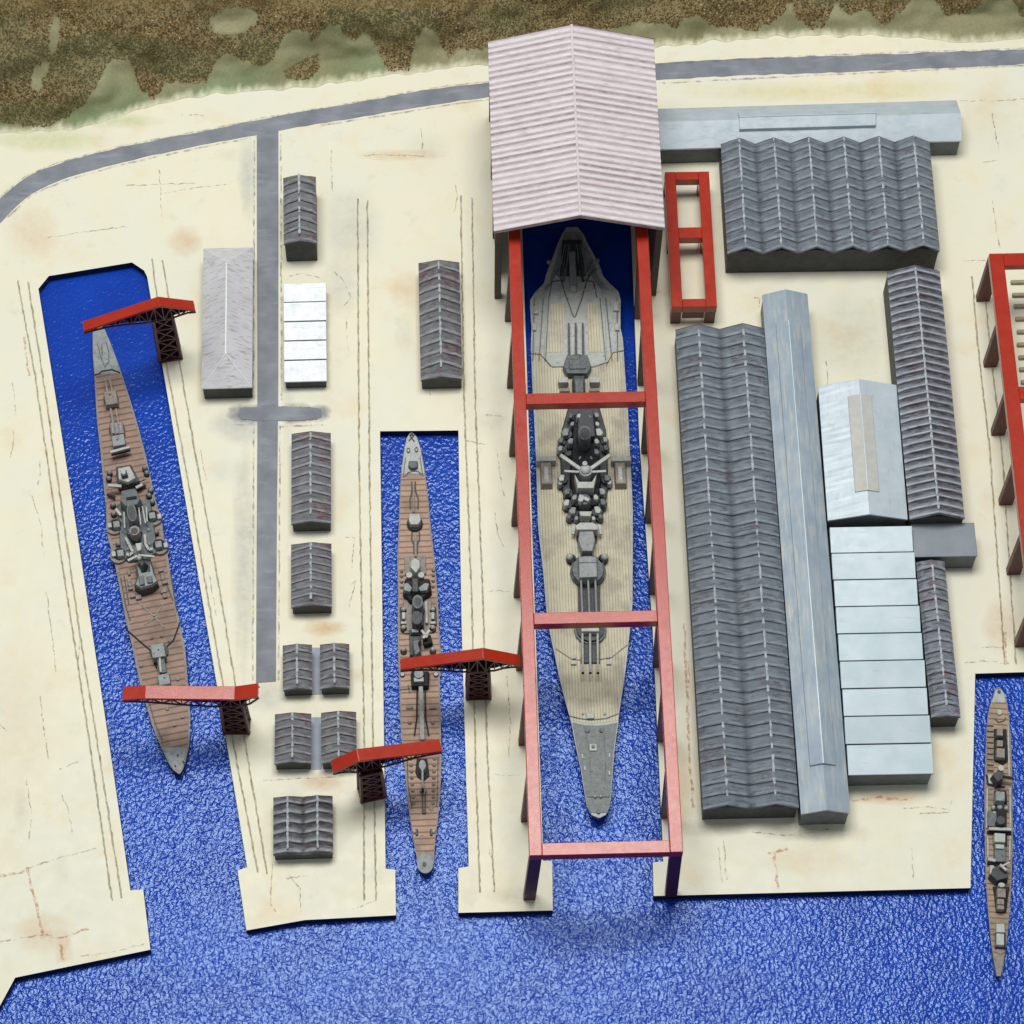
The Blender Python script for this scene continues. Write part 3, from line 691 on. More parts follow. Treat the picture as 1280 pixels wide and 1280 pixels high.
# ------------------------------------------------------------------ covered building slip (pink corrugated roof)
W, L = 2.13, 2.84
r = root_at('covered_slip_shed', (.91, 3.05+L/2, 0), .0, label='tall open shed with pink corrugated roof over the stern of the large warship', cat='shed')
H = 1.70; RI = .34
mb = MB(); nr_ = 30; w_ = W/2; l_ = L/2
for sgn in (-1, 1):
    vs = []; fs = []; cc = []
    n_ = nr_*6
    rq = [random.uniform(.35, 1.15) for _ in range(nr_+1)]
    for j in range(n_+1):
        y = -l_+L*j/n_; x_ = (j/6) % 1.0; q_ = rq[j//6]
        a = (.0, .018, .022, .02, .016, .0)[j % 6]*q_+random.uniform(-.002, .002)
        cc += [((.2, .9, 1, .7, .2, 0)[j % 6], (1, 0, 0, 0, .2, .8)[j % 6]*q_, 0, 1)]*3  # lighter crests, grooves darkened in the vertex colour
        vs += [(sgn*w_, y, H+a), (sgn*w_*.5, y, H+RI*.5+a+random.uniform(-.002, .002)), (sgn*.004, y, H+RI+a)]
    for j in range(n_):
        for i in range(2):
            q = (3*j+i, 3*j+i+1, 3*j+i+4, 3*j+i+3); fs.append(q if sgn < 0 else tuple(reversed(q)))
    k0 = len(mb.v)
    mb.add(vs, fs)
    mb.c[k0:k0+len(cc)] = cc
    mb.add([(sgn*w_, -l_, H-.05), (0, -l_, H+RI-.05), (0, l_, H+RI-.05), (sgn*w_, l_, H-.05)], [(0, 1, 2, 3)])
    for ye in (-l_, l_): mb.add([(sgn*w_, ye, H+.014), (0, ye, H+RI+.014), (0, ye, H+RI-.05), (sgn*w_, ye, H-.05)], [(0, 1, 2, 3)])
    mb.add([(sgn*w_, -l_, H+.014), (sgn*w_, l_, H+.014), (sgn*w_, l_, H-.05), (sgn*w_, -l_, H-.05)], [(0, 1, 2, 3)])
ro = mb.build('roof', M['pink'], r, local=True)
MB().beam((0, -l_, H+RI+.012), (0, l_, H+RI+.012), .03, .012).build('ridge_cap', M['pink'], ro, local=True)
for sgn in (-1, 1):
    for k_ in range(4):
        y = -l_+.06+(L-.12)*k_/3
        MB().box(sgn*(w_-.06), y, .085, .09, 0, H-.052).build('post', M['brown_post'], r, local=True, bevel=.004)
    MB().box(sgn*(w_-.055), l_*.12, .03, L*.86, .02, H-.056).build('side_light_stop', M['brown_post'], r, local=True)  # side walls lengthened and lowered to darken the water under the roof
MB().box(0, l_-.05, W-.2, .03, .02, H-.06).build('end_light_stop', M['brown_post'], r, local=True)  # unseen end wall added to keep light out from under the roof

# ------------------------------------------------------------------ big red travelling gantries
def gantry(loc, label, x0, x1, ys, crossbars, y_far, bw=.148, out_l=.05, out_r=.02, Hh=1.5, th=.16):
    r = root_at('gantry_frame', loc, 0, label=label, cat='gantry', group='long red gantry frames over the docks')
    y_near = crossbars[-1]
    for xa in (x0, x1):
        MB().box(xa, (y_far+y_near)/2, bw, y_far-y_near+bw, Hh-th, Hh).build('rail_beam', M['red'], r, local=True, bevel=.008)
    for yb in crossbars:
        MB().box((x0+x1)/2, yb, x1-x0-bw-.002, bw, Hh-th+.004, Hh-.002).build('cross_beam', M['red'], r, local=True, bevel=.006)
    for xa, s_ in ((x0, -1), (x1, 1)):
        for y in ys:
            o_ = out_l if s_ < 0 else out_r
            vs = []
            for z, dx, dy in ((0, s_*o_, -.035), (Hh-th-.002, 0, -.0)):
                for a, b in ((-1, -1), (1, -1), (1, 1), (-1, 1)): vs.append((xa+dx+a*bw*.48, y+dy+b*.045, z))
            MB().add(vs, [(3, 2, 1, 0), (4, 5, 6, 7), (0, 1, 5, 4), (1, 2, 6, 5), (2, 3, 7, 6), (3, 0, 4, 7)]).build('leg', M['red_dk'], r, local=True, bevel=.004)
    return r
ys = [-5.0+.975*k_ for k_ in range(9)]
gantry((0, 0, 0), 'long red open frame on tall legs over the large tan-decked warship', .107, 1.706, ys, [.8, -2.12, -4.975], 4.2)
# the frame at the right edge
q = P(1236.5, 318, 1.05)
xr = q.x+.09; y_top = P(1260, 324, 1.05).y; y_mid = P(1270, 491, 1.05).y
ys2 = [P(1237, yy, 0).y for yy in (370.5, 452.6, 538, 625, 712)]
r2 = gantry((0, 0, 0), 'lower red open frame on legs cut off by the right edge of the photo', xr, xr+1.6, ys2+[ys2[-1]-.975], [y_top, y_mid, ys2[-1]-.975+.05], y_top, bw=.18, out_l=.02, out_r=.0, Hh=1.05, th=.12)
# small red frame lying behind the six-gabled hall
tl, tr_, bl, br = [P(*q_, .44) for q_ in ((830.6, 215), (886.5, 214), (840, 384), (896, 383))]
ctr, ang, W, L = frame_of((840, 384), (896, 383), (830.6, 215), (886.5, 214), .44)
r = root_at('low_frame', ctr, ang, label='short red two-bay frame standing beside the pink-roofed shed', cat='frame')
MB().box(-W/2+.07, 0, .14, L, .29, .44).build('side_beam', M['red'], r, local=True, bevel=.006)
MB().box(W/2-.07, 0, .14, L, .29, .44).build('side_beam', M['red'], r, local=True, bevel=.006)
for y_, d_ in ((L/2-.06, .12), (.09, .16), (-L/2+.06, .12)):
    MB().box(0, y_, W-.282, d_, .294, .438).build('cross_beam', M['red'], r, local=True, bevel=.006)
for sx in (-1, 1):
    for y_ in (L/2-.06, .09, -L/2+.06):
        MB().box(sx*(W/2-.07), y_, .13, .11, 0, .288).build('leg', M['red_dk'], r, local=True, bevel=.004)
MB().box(0, -L/2+.04, W-.3, .03, .10, .29).build('end_panel', M['red_dk'], r, local=True)
# keel blocks in the slip under the right-hand frame
for k_, (px, py, w_) in enumerate([(1276, 352, 26), (1277, 368, 24), (1278, 382, 22), (1279, 398, 20), (1281, 414, 20), (1281, 430, 20), (1283, 446, 20), (1284, 461, 20), (1286, 477, 20)]):
    a = P(px, py, .04)
    MB().box(a.x, a.y, w_/100, .05, .0, .05).build('keel_block', M['block'], bevel=.008, label='small tan keel block lying in a row inside the right-hand red frame', cat='keel block', group='keel blocks under the right-hand frame')

# ------------------------------------------------------------------ dockside hammerhead cranes
def crane(label, foot, th, pts, jw=.13, group='red hammerhead cranes beside the docks', tw=.26):
    """foot: pixel of the tower foot centre; pts: (px, py, z) centre line of the jib's red top"""
    base = P(*foot, 0)
    L3 = [P(a, b, z) for a, b, z in pts]
    dx = L3[-1]-L3[0]; ang = math.atan2(dx.y, dx.x)
    r = root_at('dockside_crane', (base.x, base.y, 0), ang, label=label, cat='crane', group=group)
    ca, sa = math.cos(ang), math.sin(ang)
    # jib in local coordinates: straight in plan
    loc = [((p.x-base.x)*ca+(p.y-base.y)*sa, -(p.x-base.x)*sa+(p.y-base.y)*ca, p.z) for p in L3]
    yo = sum(q_[1] for q_ in loc)/len(loc)
    loc = [(q_[0], yo, q_[2]) for q_ in loc]
    mb = MB()
    n_ = len(loc); vs = []
    for x, y, z in loc: vs += [(x, y-jw/2, z), (x, y+jw/2, z), (x, y+jw/2, z-.045), (x, y-jw/2, z-.045)]
    fs = [(0, 1, 2, 3), tuple(reversed([4*(n_-1)+i for i in range(4)]))]
    for i in range(n_-1):
        for k_ in range(4): fs.append((4*i+k_, 4*i+4+k_, 4*i+4+(k_+1) % 4, 4*i+(k_+1) % 4))
    mb.add(vs, fs); mb.build('jib', M['red'], r, local=True, bevel=.005)
    zb = th+.02                                         # bottom chord height
    xt0, xt1 = -tw/2, tw/2
    trs = MB(); core = MB()
    def ztop(x):
        for (x0, _, z0), (x1, _, z1) in zip(loc, loc[1:]):
            if x0 <= x <= x1: return z0+(z1-z0)*(x-x0)/(x1-x0)-.05
        return loc[0][2]-.05 if x < loc[0][0] else loc[-1][2]-.05
    def zbot(x):
        x0, x1 = loc[0][0], loc[-1][0]
        if x < xt0: u = (x-x0)/(xt0-x0)
        elif x > xt1: u = (x1-x)/(x1-xt1)
        else: u = 1
        return (ztop(x)-.035)*(1-min(1, u*1.15))+min(zb, ztop(x)-.02)*min(1, u*1.15)
    xs = [loc[0][0]+(loc[-1][0]-loc[0][0])*i/14 for i in range(15)]
    for s_ in (-1, 1):
        y = yo+s_*(jw/2-.014)
        for i in range(14):
            a, b = xs[i], xs[i+1]
            trs.beam((a, y, zbot(a)), (b, y, zbot(b)), .018)
            if i % 2: trs.beam((a, y, ztop(a)), (b, y, zbot(b)), .013)
            else: trs.beam((a, y, zbot(a)), (b, y, ztop(b)), .013)
            trs.beam((a, y, zbot(a)), (a, y, ztop(a)), .012)
    for i in range(14):
        a, b = xs[i]+.002, xs[i+1]-.002
        core.add([(x, yo+s_*.022, z) for x in (a, b) for s_, z in ((-1, zbot(x)), (1, zbot(x)), (1, ztop(x)), (-1, ztop(x)))],
                 [(0, 1, 2, 3), (7, 6, 5, 4), (0, 4, 5, 1), (1, 5, 6, 2), (2, 6, 7, 3), (3, 7, 4, 0)])
    tr = trs.build('jib_truss', M['lattice'], r, local=True)
    core.build('truss_web', M['core'], tr, local=True)
    # lattice tower
    tb = MB(); hw = tw/2; hd = .085; nlev = 4
    for sx in (-1, 1):
        for sy in (-1, 1): tb.beam((sx*hw*1.08, sy*hd*1.1, 0), (sx*hw*.92, sy*hd, th+.02), .032)
    for k_ in range(nlev):
        z0, z1 = th*k_/nlev, th*(k_+1)/nlev
        for sy in (-1, 1):
            tb.beam((-hw, sy*hd, z0), (hw, sy*hd, z1), .018).beam((hw, sy*hd, z0), (-hw, sy*hd, z1), .018).beam((-hw, sy*hd, z1), (hw, sy*hd, z1), .02)
        for sx in (-1, 1):
            tb.beam((sx*hw, -hd, z0), (sx*hw, hd, z1), .018).beam((sx*hw, hd, z0), (sx*hw, -hd, z1), .018)
    to = tb.build('tower', M['lattice'], r, local=True)
    MB().box(0, 0, tw*.86, hd*1.3, .02, th).build('tower_core', M['core'], to, local=True)
    MB().box(0, 0, tw+.05, .22, 0, .03).build('base', M['lattice'], r, local=True)
    return r
crane('red crane with its long boom reaching over the head of the angled dock', (212, 443), 1.08, [(104, 408, 1.22), (198.5, 375.5, 1.48), (243, 382, 1.22)], .135)
crane('red crane with pink-capped boom tips across the lower end of the angled dock', (296, 908), .86, [(153.5, 866, 1.12), (182, 863.5, 1.16), (293, 868.5, 1.12), (323, 861.5, 1.22)], .17, tw=.28)
crane('red crane right of the narrow dock, its short arm touching the big red gantry', (598, 865), .82, [(500.5, 830, 1.0), (604, 816.5, 1.26), (650, 825, 1.02)], .14)
crane('red crane left of the narrow dock, its boom over the slim peach-decked warship', (465, 991), .82, [(415, 958.5, 1.02), (447, 943.5, 1.22), (551, 931.5, .98)], .155, tw=.27)

# ------------------------------------------------------------------ ships
class Ship:
    def __init__(s, name, label, L, R, zd, hull_mat, zb=ZW+.004):
        s.L, s.R, s.zd = L, R, zd
        y0, y1 = min(L[0][1], R[0][1]), max(L[-1][1], R[-1][1]); s.y0, s.y1 = y0, y1
        a = P((s.xl(y0)+s.xr(y0))/2, y0, zd); b = P((s.xl(y1)+s.xr(y1))/2, y1, zd)
        s.ang = math.atan2((a-b).y, (a-b).x)-math.pi/2
        ctr = (a+b)/2
        s.r = root_at(name, (ctr.x, ctr.y, ZW), s.ang, label=label, cat='warship')
        ys_ = [y0+(y1-y0)*(.5-.5*math.cos(math.pi*i/70)) for i in range(71)]
        top = [P(s.xl(y), y, zd) for y in ys_]+[P(s.xr(y), y, zd) for y in reversed(ys_)]
        n_ = len(top); bot = []
        for i, p in enumerate(top):
            q = top[n_-1-i]; c_ = (p+q)/2
            w_ = c_+(p-c_)*.86; w_ = ctr+(w_-ctr)*.985
            bot.append((w_.x, w_.y, zb))
        mb = MB(); mb.add([tuple(p) for p in top]+bot, [(i, n_+i, n_+(i+1) % n_, (i+1) % n_) for i in range(n_)])
        m_ = len(ys_)
        for i in range(m_-1): mb.f.append((i, i+1, n_-2-i, n_-1-i))
        mb.build('hull', M[hull_mat], s.r, bevel=0)
    def _i(s, pl, y):
        if y <= pl[0][1]: return pl[0][0]
        for (x0, a), (x1, b) in zip(pl, pl[1:]):
            if y <= b: return x0+(x1-x0)*(y-a)/(b-a)
        return pl[-1][0]
    def xl(s, y): return s._i(s.L, y)
    def xr(s, y): return s._i(s.R, y)
    def deck(s, name, ya, yb, mat, dz=.004, inset=.9, ends=(0, 0)):
        mb = MB(); n_ = 40; vs = []
        for i in range(n_+1):
            y = ya+(yb-ya)*i/n_; c_ = (s.xl(y)+s.xr(y))/2; h = (s.xr(y)-s.xl(y))/2*inset
            for k_ in range(5):
                u = -1+k_/2
                yy = y+(ends[0]*(1-i/n_)+ends[1]*i/n_)*(1-u*u)
                vs.append(tuple(P(c_+h*u, yy, s.zd+dz)))
        fs = []
        for i in range(n_):
            for k_ in range(4): a = i*5+k_; fs.append((a, a+5, a+6, a+1))
        return mb.add(vs, fs).build(name, M[mat], s.r)
    def pt(s, px, py, z): return P(px, py, s.zd+z)
    def sz(s, v): return v/100*1.0
    def cyl(s, name, px, py, rpx, z0, z1, mat, par=None, r2=None, sy=1.0, n=14, bevel=.0):
        c_ = s.pt(px, py, z1)
        return MB().cyl(c_.x, c_.y, rpx/100, s.zd+z0, s.zd+z1, None if r2 is None else r2/100, n, sy, s.ang).build(name, M[mat], s.r if par is None else par, bevel=bevel)
    def dome(s, name, px, py, rpx, z0, h, mat):
        c_ = s.pt(px, py, z0+h*.6)
        return MB().dome(c_.x, c_.y, rpx/100, s.zd+z0, h).build(name, M[mat], s.r, smooth=True)
    def box(s, name, px, py, wpx, lpx, z0, z1, mat, rz=0, top=1.0, par=None, bevel=.006):
        c_ = s.pt(px, py, z1)
        return MB().box(c_.x, c_.y, wpx/100, lpx/100/.9, s.zd+z0, s.zd+z1, s.ang+rz, top).build(name, M[mat], s.r if par is None else par, bevel=bevel)
    def poly(s, name, pts, z0, z1, mat, top=1.0, par=None, bevel=.006):
        w_ = [s.pt(a, b, z1) for a, b in pts]
        return MB().prism([(p.x, p.y) for p in w_], s.zd+z0, s.zd+z1, 1.0, top).build(name, M[mat], s.r if par is None else par, bevel=bevel)
    def bar(s, name, a, b, wpx, z, mat, hpx=None, par=None):
        return MB().beam(s.pt(*a, z), s.pt(*b, z), wpx/100, (hpx or wpx)/100).build(name, M[mat], s.r if par is None else par)
    def line(s, name, pts, wpx, mat, z=.009):
        mb = MB()
        for a, b in zip(pts, pts[1:]): mb.beam(s.pt(*a, z), s.pt(*b, z), wpx/100, .01)
        return mb.build(name, M[mat], s.r)
    def turret(s, px, py, wpx, lpx, z0, z1, barrels, by0, by1, mat, ring=None, bz=None, br=.9, house=None, tip=False):
        """gun turret: barbette ring, gun house and barrels; barrels: list of x pixels at the muzzle"""
        if ring: s.cyl('barbette', px+ring[0], py+ring[1], ring[2], 0, z0+.01, 'ship_dark')
        hx, hl = wpx/2, lpx/2
        d = 1 if by1 > by0 else -1
        pts = house or [(px-hx*.7, py-d*hl), (px+hx*.7, py-d*hl), (px+hx, py-d*hl*.2), (px+hx*.75, py+d*hl), (px-hx*.75, py+d*hl), (px-hx, py-d*hl*.2)]
        t_ = s.poly('turret', pts, z0, z1, mat, .92)
        bz = bz or (z0+z1)/2
        for bx, bx0 in barrels:
            mb = MB(); mb.tube(s.pt(bx0, by0, bz), s.pt(bx, by1, bz), br/100, 8, br*.85/100)
            mb.build('gun_barrel', M['ship_grey'], t_, smooth=False) if False else mb.build('gun_barrel', M['ship_light' if tip else mat], s.r)
            if tip:
                mb = MB(); e_ = s.pt(bx, by1, bz); e0 = s.pt(bx, by1-d*1.5, bz); mb.tube(e0, e_+(e_-e0)*.2, br*1.15/100, 8); mb.build('muzzle', M['ship_black'], s.r)
        return t_

# --- large tan-decked battleship
L = [(708, 284), (703, 292), (697, 305), (690, 324), (682.5, 343), (681, 354), (674, 356.5), (670, 364), (662.5, 371), (663, 392), (665, 417), (663, 428), (664, 442), (665.6, 490), (667, 511), (670, 575), (671, 609), (672.5, 660),
     (675, 680), (679, 715), (683, 764), (686, 785), (694, 822), (700, 851), (709, 886), (714, 902), (719, 930), (726, 962), (731, 994), (734, 1010), (740, 1019), (748, 1022)]
R = [(722, 284), (729, 292), (735, 305), (749, 330), (754, 345), (760, 352), (765, 357), (776, 367), (775.6, 392), (775.6, 410), (779, 425), (780, 446), (783, 490), (785, 512), (788, 575), (790, 612), (791, 632), (791, 695), (790.6, 761),
     (788, 782), (785, 811), (781, 845), (774, 890), (772, 910), (768, 937), (766, 962), (764, 994), (762, 1008), (758, 1018), (750, 1022)]
s = Ship('large_battleship', 'large grey battleship with tan deck lying under the big red gantry', L, R, .10, 'ship_light')
s.deck('aft_deck', 290, 362, 'ship_grey', inset=.82)
s.deck('wood_deck', 440, 900, 'deck_tan', inset=.95, ends=(0, 4))
s.deck('quarter_deck', 372, 440, 'ship_light', inset=.93, dz=.006)
s.poly('raised_deck', [(684, 362), (697, 340), (735, 340), (752, 362), (757, 400), (758, 430), (760, 452), (742, 458), (690, 458), (680, 447), (682, 400)], 0, .03, 'ship_light')
s.poly('wood_panel', [(688, 380), (706, 378), (703, 440), (684, 440)], .03, .036, 'deck_tan', bevel=0)
s.poly('wood_panel', [(734, 378), (748, 380), (754, 440), (736, 440)], .03, .036, 'deck_tan', bevel=0)
s.deck('foredeck', 903, 1016, 'ship_fore', inset=.96, ends=(4, 0), dz=.006)
for x0_, x1_ in ((686, 682), (679, 674), (750, 757), (757, 765), (668, 666), (771, 772)): s.line('deck_rail', [(x0_, 372), (x1_, 450)], 1.0, 'ship_mid', .04)
s.line('deck_edge', [(664, 442), (676, 443), (688, 458)], 1, 'ship_mid'); s.line('deck_edge', [(780, 438), (766, 441), (758, 457)], 1, 'ship_mid')
for i, (xa, xb) in enumerate([(697, 704), (702, 708), (741, 731), (746, 735)]): s.line('aircraft_rail', [(xa, 336 if i in (0, 3) else 325), (xb, 345)], 1.6, 'ship_mid', .035)
s.poly('aft_shade_sheet', [(703, 300), (727, 300), (731, 345), (700, 345)], .031, .037, 'ship_dark', bevel=0)  # dark sheet added for the darkness under the roof edge
for k_ in range(-4, 5):
    if k_: s.bar('aircraft_rail', (716+k_*2.4, 305), (716+k_*4.6, 346), 1.0, .045, 'ship_mid' if k_ % 2 else 'ship_grey')
for k_ in (-1, 1): s.line('deck_marking', [(716+k_*30, 372), (716+k_*26, 352), (716+k_*12, 350)], 1.2, 'ship_mid', .036); s.line('deck_marking', [(716+k_*8, 362), (716+k_*30, 363)], 1.6, 'ship_light', .038)
s.box('crane_arm', 716, 338, 8, 52, .03, .09, 'ship_grey'); s.box('crane_arm_base', 716.5, 360, 7, 6, .03, .10, 'ship_light')
s.bar('catapult', (706, 336), (704, 352), 3, .05, 'ship_mid'); s.bar('catapult', (724, 330), (729, 352), 3, .05, 'ship_dark')
s.line('deck_marking', [(692, 338), (700, 346), (708, 372), (717, 396)], 1.4, 'ship_mid', .036); s.line('deck_marking', [(742, 336), (734, 350), (727, 374), (719, 396)], 1.4, 'ship_mid', .036)
for a in ((670, 387, 6, 10), (770, 382, 7, 13), (668, 408, 5, 9), (771, 408, 5, 9)): s.box('deck_locker', *a, 0, .05, 'ship_light')
for a in ((686, 327), (747, 325)): s.dome('gun_tub', *a, 3.2, 0, .04, 'ship_grey')
s.turret(721.5, 455, 37, 25, .03, .13, [(710.8, 711.5), (719.6, 720), (728.4, 729)], 447, 404, 'ship_mid', ring=(0, 2, 17), bz=.1, br=1.35)
s.box('turret_step', 722, 455, 22, 12, .13, .15, 'ship_mid')
s.poly('aft_tower', [(715, 467), (732, 467), (733, 492), (716, 492)], .0, .22, 'ship_dark', .8)
s.box('aft_turret', 724, 482, 10, 18, .2, .3, 'ship_mid')
for x_ in (704, 743.5): s.box('gun_shield', x_, 474.5, 12, 7, 0, .15, 'ship_light'); s.box('gun_base', x_, 478, 13, 5, 0, .06, 'ship_black')
for x_ in (706, 743): s.box('gun_shield', x_, 487, 13, 4, 0, .08, 'ship_warm')
# central castle
s.poly('superstructure', [(712, 500), (748, 500), (758, 535), (760, 570), (761, 610), (753, 648), (713, 650), (702, 612), (700, 570), (702, 535)], 0, .06, 'ship_dark', .95)
s.poly('superstructure_deck', [(716, 512), (746, 512), (752, 600), (748, 636), (718, 638), (712, 600)], .06, .2, 'ship_black', .9)
s.poly('funnel_base', [(722, 508), (742, 508), (746, 548), (720, 550)], .1, .34, 'ship_dark', .85)
s.cyl('funnel', 731, 541, 8.5, .15, .5, 'ship_mid', r2=8, sy=1.25); s.cyl('funnel_mouth', 731, 541, 6, .5, .505, 'ship_dark', sy=1.25)
tubs = [(708, 541, 7, .16), (748, 541, 7, .16), (702, 551, 5, .12), (756, 550, 5, .12), (701, 561, 5, .14), (757, 560, 5, .14), (714, 552, 5.5, .22), (745, 552, 5, .22), (712, 567, 5, .18), (745, 565, 5, .2),
        (703, 598, 6, .14), (758, 598, 6, .14), (701, 604, 4.5, .1), (761, 603, 4.5, .1), (710, 615, 6, .16), (752, 615, 6, .16), (709, 629, 6, .14), (753, 628, 6, .14), (717, 639, 6.5, .14), (746, 638, 6.5, .14),
        (712, 646, 4.5, .1), (721, 648, 4, .1), (741, 648, 4, .1), (750, 646, 4.5, .1), (719, 622, 5, .24), (744, 622, 5, .22), (714, 520, 4.5, .2), (745, 519, 4.5, .2), (724, 520, 4, .3), (737, 521, 4, .3), (716, 530, 4, .2), (746, 530, 4, .2)]
for i, (a, b, c_, d) in enumerate(tubs):
    c_ *= 1.22
    s.cyl('gun_mount', a, b+1, c_*.85, 0, d*.9, 'ship_dark', n=9)
    o_ = -1 if a < 731.5 else 1
    pts = [(a-o_*c_*.55, b-c_*.75), (a+o_*c_*.3, b-c_*.85), (a+o_*c_*.85, b-c_*.1), (a+o_*c_*.5, b+c_*.55), (a-o_*c_*.35, b+c_*.45)]
    s.poly('gun_shield', pts, d*.6, d+.05, ('ship_grey', 'ship_light', 'ship_mid')[i % 3], .78, bevel=.008)
for sx in (-1, 1):
    c0 = 731.5
    s.bar('yard_arm', (c0+sx*4, 588), (c0+sx*31, 569), 4.2, .46, 'ship_light', 3); s.bar('yard_arm', (c0+sx*8, 590), (c0+sx*26, 589), 2.6, .46, 'ship_light', 2)
    s.box('boat_house', c0+(-48.5 if sx < 0 else 44), 590, 15, 34, 0, .12, 'ship_warm', top=.85); s.box('boat_house_roof', c0+(-49 if sx < 0 else 45), 573, 25, 6, 0, .16, 'ship_light')
    s.box('boat', c0+(-48.5 if sx < 0 else 44), 592, 7, 20, .12, .14, 'ship_light', top=.7)
s.poly('bridge_wing', [(718, 592), (724, 602), (740, 602), (746, 592), (742, 610), (722, 610)], .2, .42, 'ship_light')
s.cyl('bridge_tower', 732, 588, 9, .1, .5, 'ship_grey', r2=8); s.dome('range_finder', 732, 586, 6.5, .5, .05, 'ship_light'); s.cyl('bridge_top', 731, 579, 3, .3, .56, 'ship_light')
s.bar('mast', (726, 571), (724, 574), 2, .5, 'ship_mid'); s.bar('mast', (738, 571), (740, 574), 2, .5, 'ship_mid')
s.box('bridge_platform', 732, 606, 20, 5, .1, .34, 'ship_light'); s.cyl('rear_tower', 731, 624, 8.5, .1, .34, 'ship_mid', r2=7); s.bar('director', (724, 620), (736, 626), 4, .36, 'ship_light'); s.cyl('searchlight', 726, 624, 3.2, .3, .4, 'ship_light')
s.poly('forward_screen', [(724, 639), (740, 639), (738, 645), (726, 645)], .1, .25, 'ship_light')
# secondary turret
s.poly('secondary_turret', [(724, 662), (742, 662), (745, 674), (741, 690), (727, 690), (722, 674)], .05, .2, 'ship_grey', .9); s.poly('splinter_wall', [(719, 657), (725, 653), (741, 653), (748, 657), (747, 662), (721, 662)], 0, .24, 'ship_light')
s.bar('side_rail', (718, 656), (716, 668), 3, .1, 'ship_light'); s.bar('side_rail', (749, 656), (751, 668), 3, .1, 'ship_light'); s.cyl('turret_ring', 733.5, 672, 13, 0, .06, 'ship_black')
for x_ in (712, 756): s.dome('gun_shield', x_, 695, 5, .05, .07, 'ship_light'); s.cyl('gun_mount', x_+(2 if x_ < 730 else -2), 698, 6, 0, .08, 'ship_black')
# forward turrets
s.cyl('barbette', 735, 713, 22, 0, .08, 'ship_dark'); s.cyl('barbette_step', 735, 712, 19, .08, .14, 'ship_mid')
s.poly('barbette_nose', [(722, 725), (750, 725), (750, 790), (724, 790)], 0, .05, 'ship_dark')
s.turret(735, 708, 25, 28, .14, .27, [(728.5, 726), (737.3, 735), (746, 744)], 720, 778, 'ship_grey', bz=.2, br=1.35, house=[(722.5, 694.5), (746, 694.5), (747.5, 722), (723.5, 723)])
s.bar('turret_seam', (723, 703), (746.6, 703), .8, .275, 'ship_mid')
s.cyl('barbette', 738, 786, 20, 0, .06, 'ship_mid'); s.cyl('barbette_step', 738, 785, 17, .06, .1, 'ship_dark')
s.turret(738, 780, 26, 24, .08, .2, [(728.6, 728), (738, 737.5), (747.4, 747)], 788, 842, 'ship_light', bz=.14, br=1.5, house=[(725.5, 766), (749, 766), (750, 790), (726, 790)], tip=True)
s.poly('barrel_gap_dark', [(727, 790), (749, 790), (750, 828), (726, 828)], 0, .04, 'ship_dark', bevel=0)  # dark sheet added beneath the barrels to darken their gaps
for a in ((717, 828, 7, 4), (761, 828, 6, 4), (718, 821, 4, 4), (760, 820, 4, 4)): s.box('deck_locker', *a, 0, .04, 'ship_light')
s.line('breakwater', [(695, 811), (715, 824), (726, 825)], 1.2, 'ship_warm', .01); s.line('breakwater', [(784, 806), (764, 822), (750, 824)], 1.2, 'ship_warm', .01)
s.line('deck_edge', [(712, 895), (724, 898), (738, 900), (758, 898), (773, 892)], 1.2, 'ship_mid')
s.box('hatch', 738, 894, 9, 7, 0, .05, 'ship_light'); 
for a in ((728.5, 892), (756, 892)): s.dome('bollard', *a, 2, 0, .03, 'ship_light')
s.poly('foredeck_step', [(731, 910), (735, 920), (752, 920), (755, 908), (757, 960), (756, 975), (762, 996), (734, 996), (739, 975), (737, 940)], .004, .02, 'ship_fore', bevel=.003)
s.box('winch', 741.5, 934, 9, 8, .02, .04, 'ship_light'); s.cyl('capstan', 741.5, 932.5, 2, .04, .06, 'ship_mid')
for a in ((734, 912), (752, 912)): s.cyl('hawse_pipe', *a, 3, 0, .03, 'ship_mid')
for a in ((744, 995), (751, 995)): s.dome('bollard', *a, 2, .02, .03, 'ship_light')
s.cyl('bow_crest', 748, 1014, 2.5, 0, .03, 'ship_mid')
for a in ((728, 945), (762, 944), (731, 960), (762, 966)): s.box('bollard', *a, 2.5, 5, 0, .02, 'ship_light')

# --- angled brown-decked battleship
L = [(121, 404), (117, 410), (115.7, 416), (116, 445), (118, 469), (119.5, 499), (121.5, 530), (125, 558), (128.4, 596), (132, 629), (133, 646), (133, 668), (138, 680), (140, 696), (144, 706), (146, 717.5), (153.8, 756), (155.8, 768.6), (166, 811.5),
     (173, 846), (181.5, 877), (190, 906), (200.4, 932), (210.8, 954), (217, 963), (223, 967)]
R = [(126, 404), (129, 407), (131, 412), (138, 428), (147, 452), (153.5, 471), (162, 497), (171, 527), (181, 564), (188.6, 597), (195, 629), (200, 640), (203, 655), (205, 672), (209, 690), (211, 701), (215, 734), (222.7, 767), (227, 790), (232, 811.5),
     (234.8, 854.5), (238.2, 897.5), (236.5, 932), (231.4, 954), (228, 963), (225, 967)]
s = Ship('battleship', 'brown-decked battleship lying aslant in the angled dock at left', L, R, .04, 'ship_warm')
s.deck('foredeck', 406, 467, 'ship_grey', inset=.95)
s.deck('wood_deck', 468, 933, 'deck_brown', inset=.9)
s.deck('stern_deck', 935, 962, 'ship_grey', inset=.8)
s.line('breakwater', [(118, 469), (124, 467), (127, 464), (140, 462), (150, 466)], 1.3, 'ship_black')
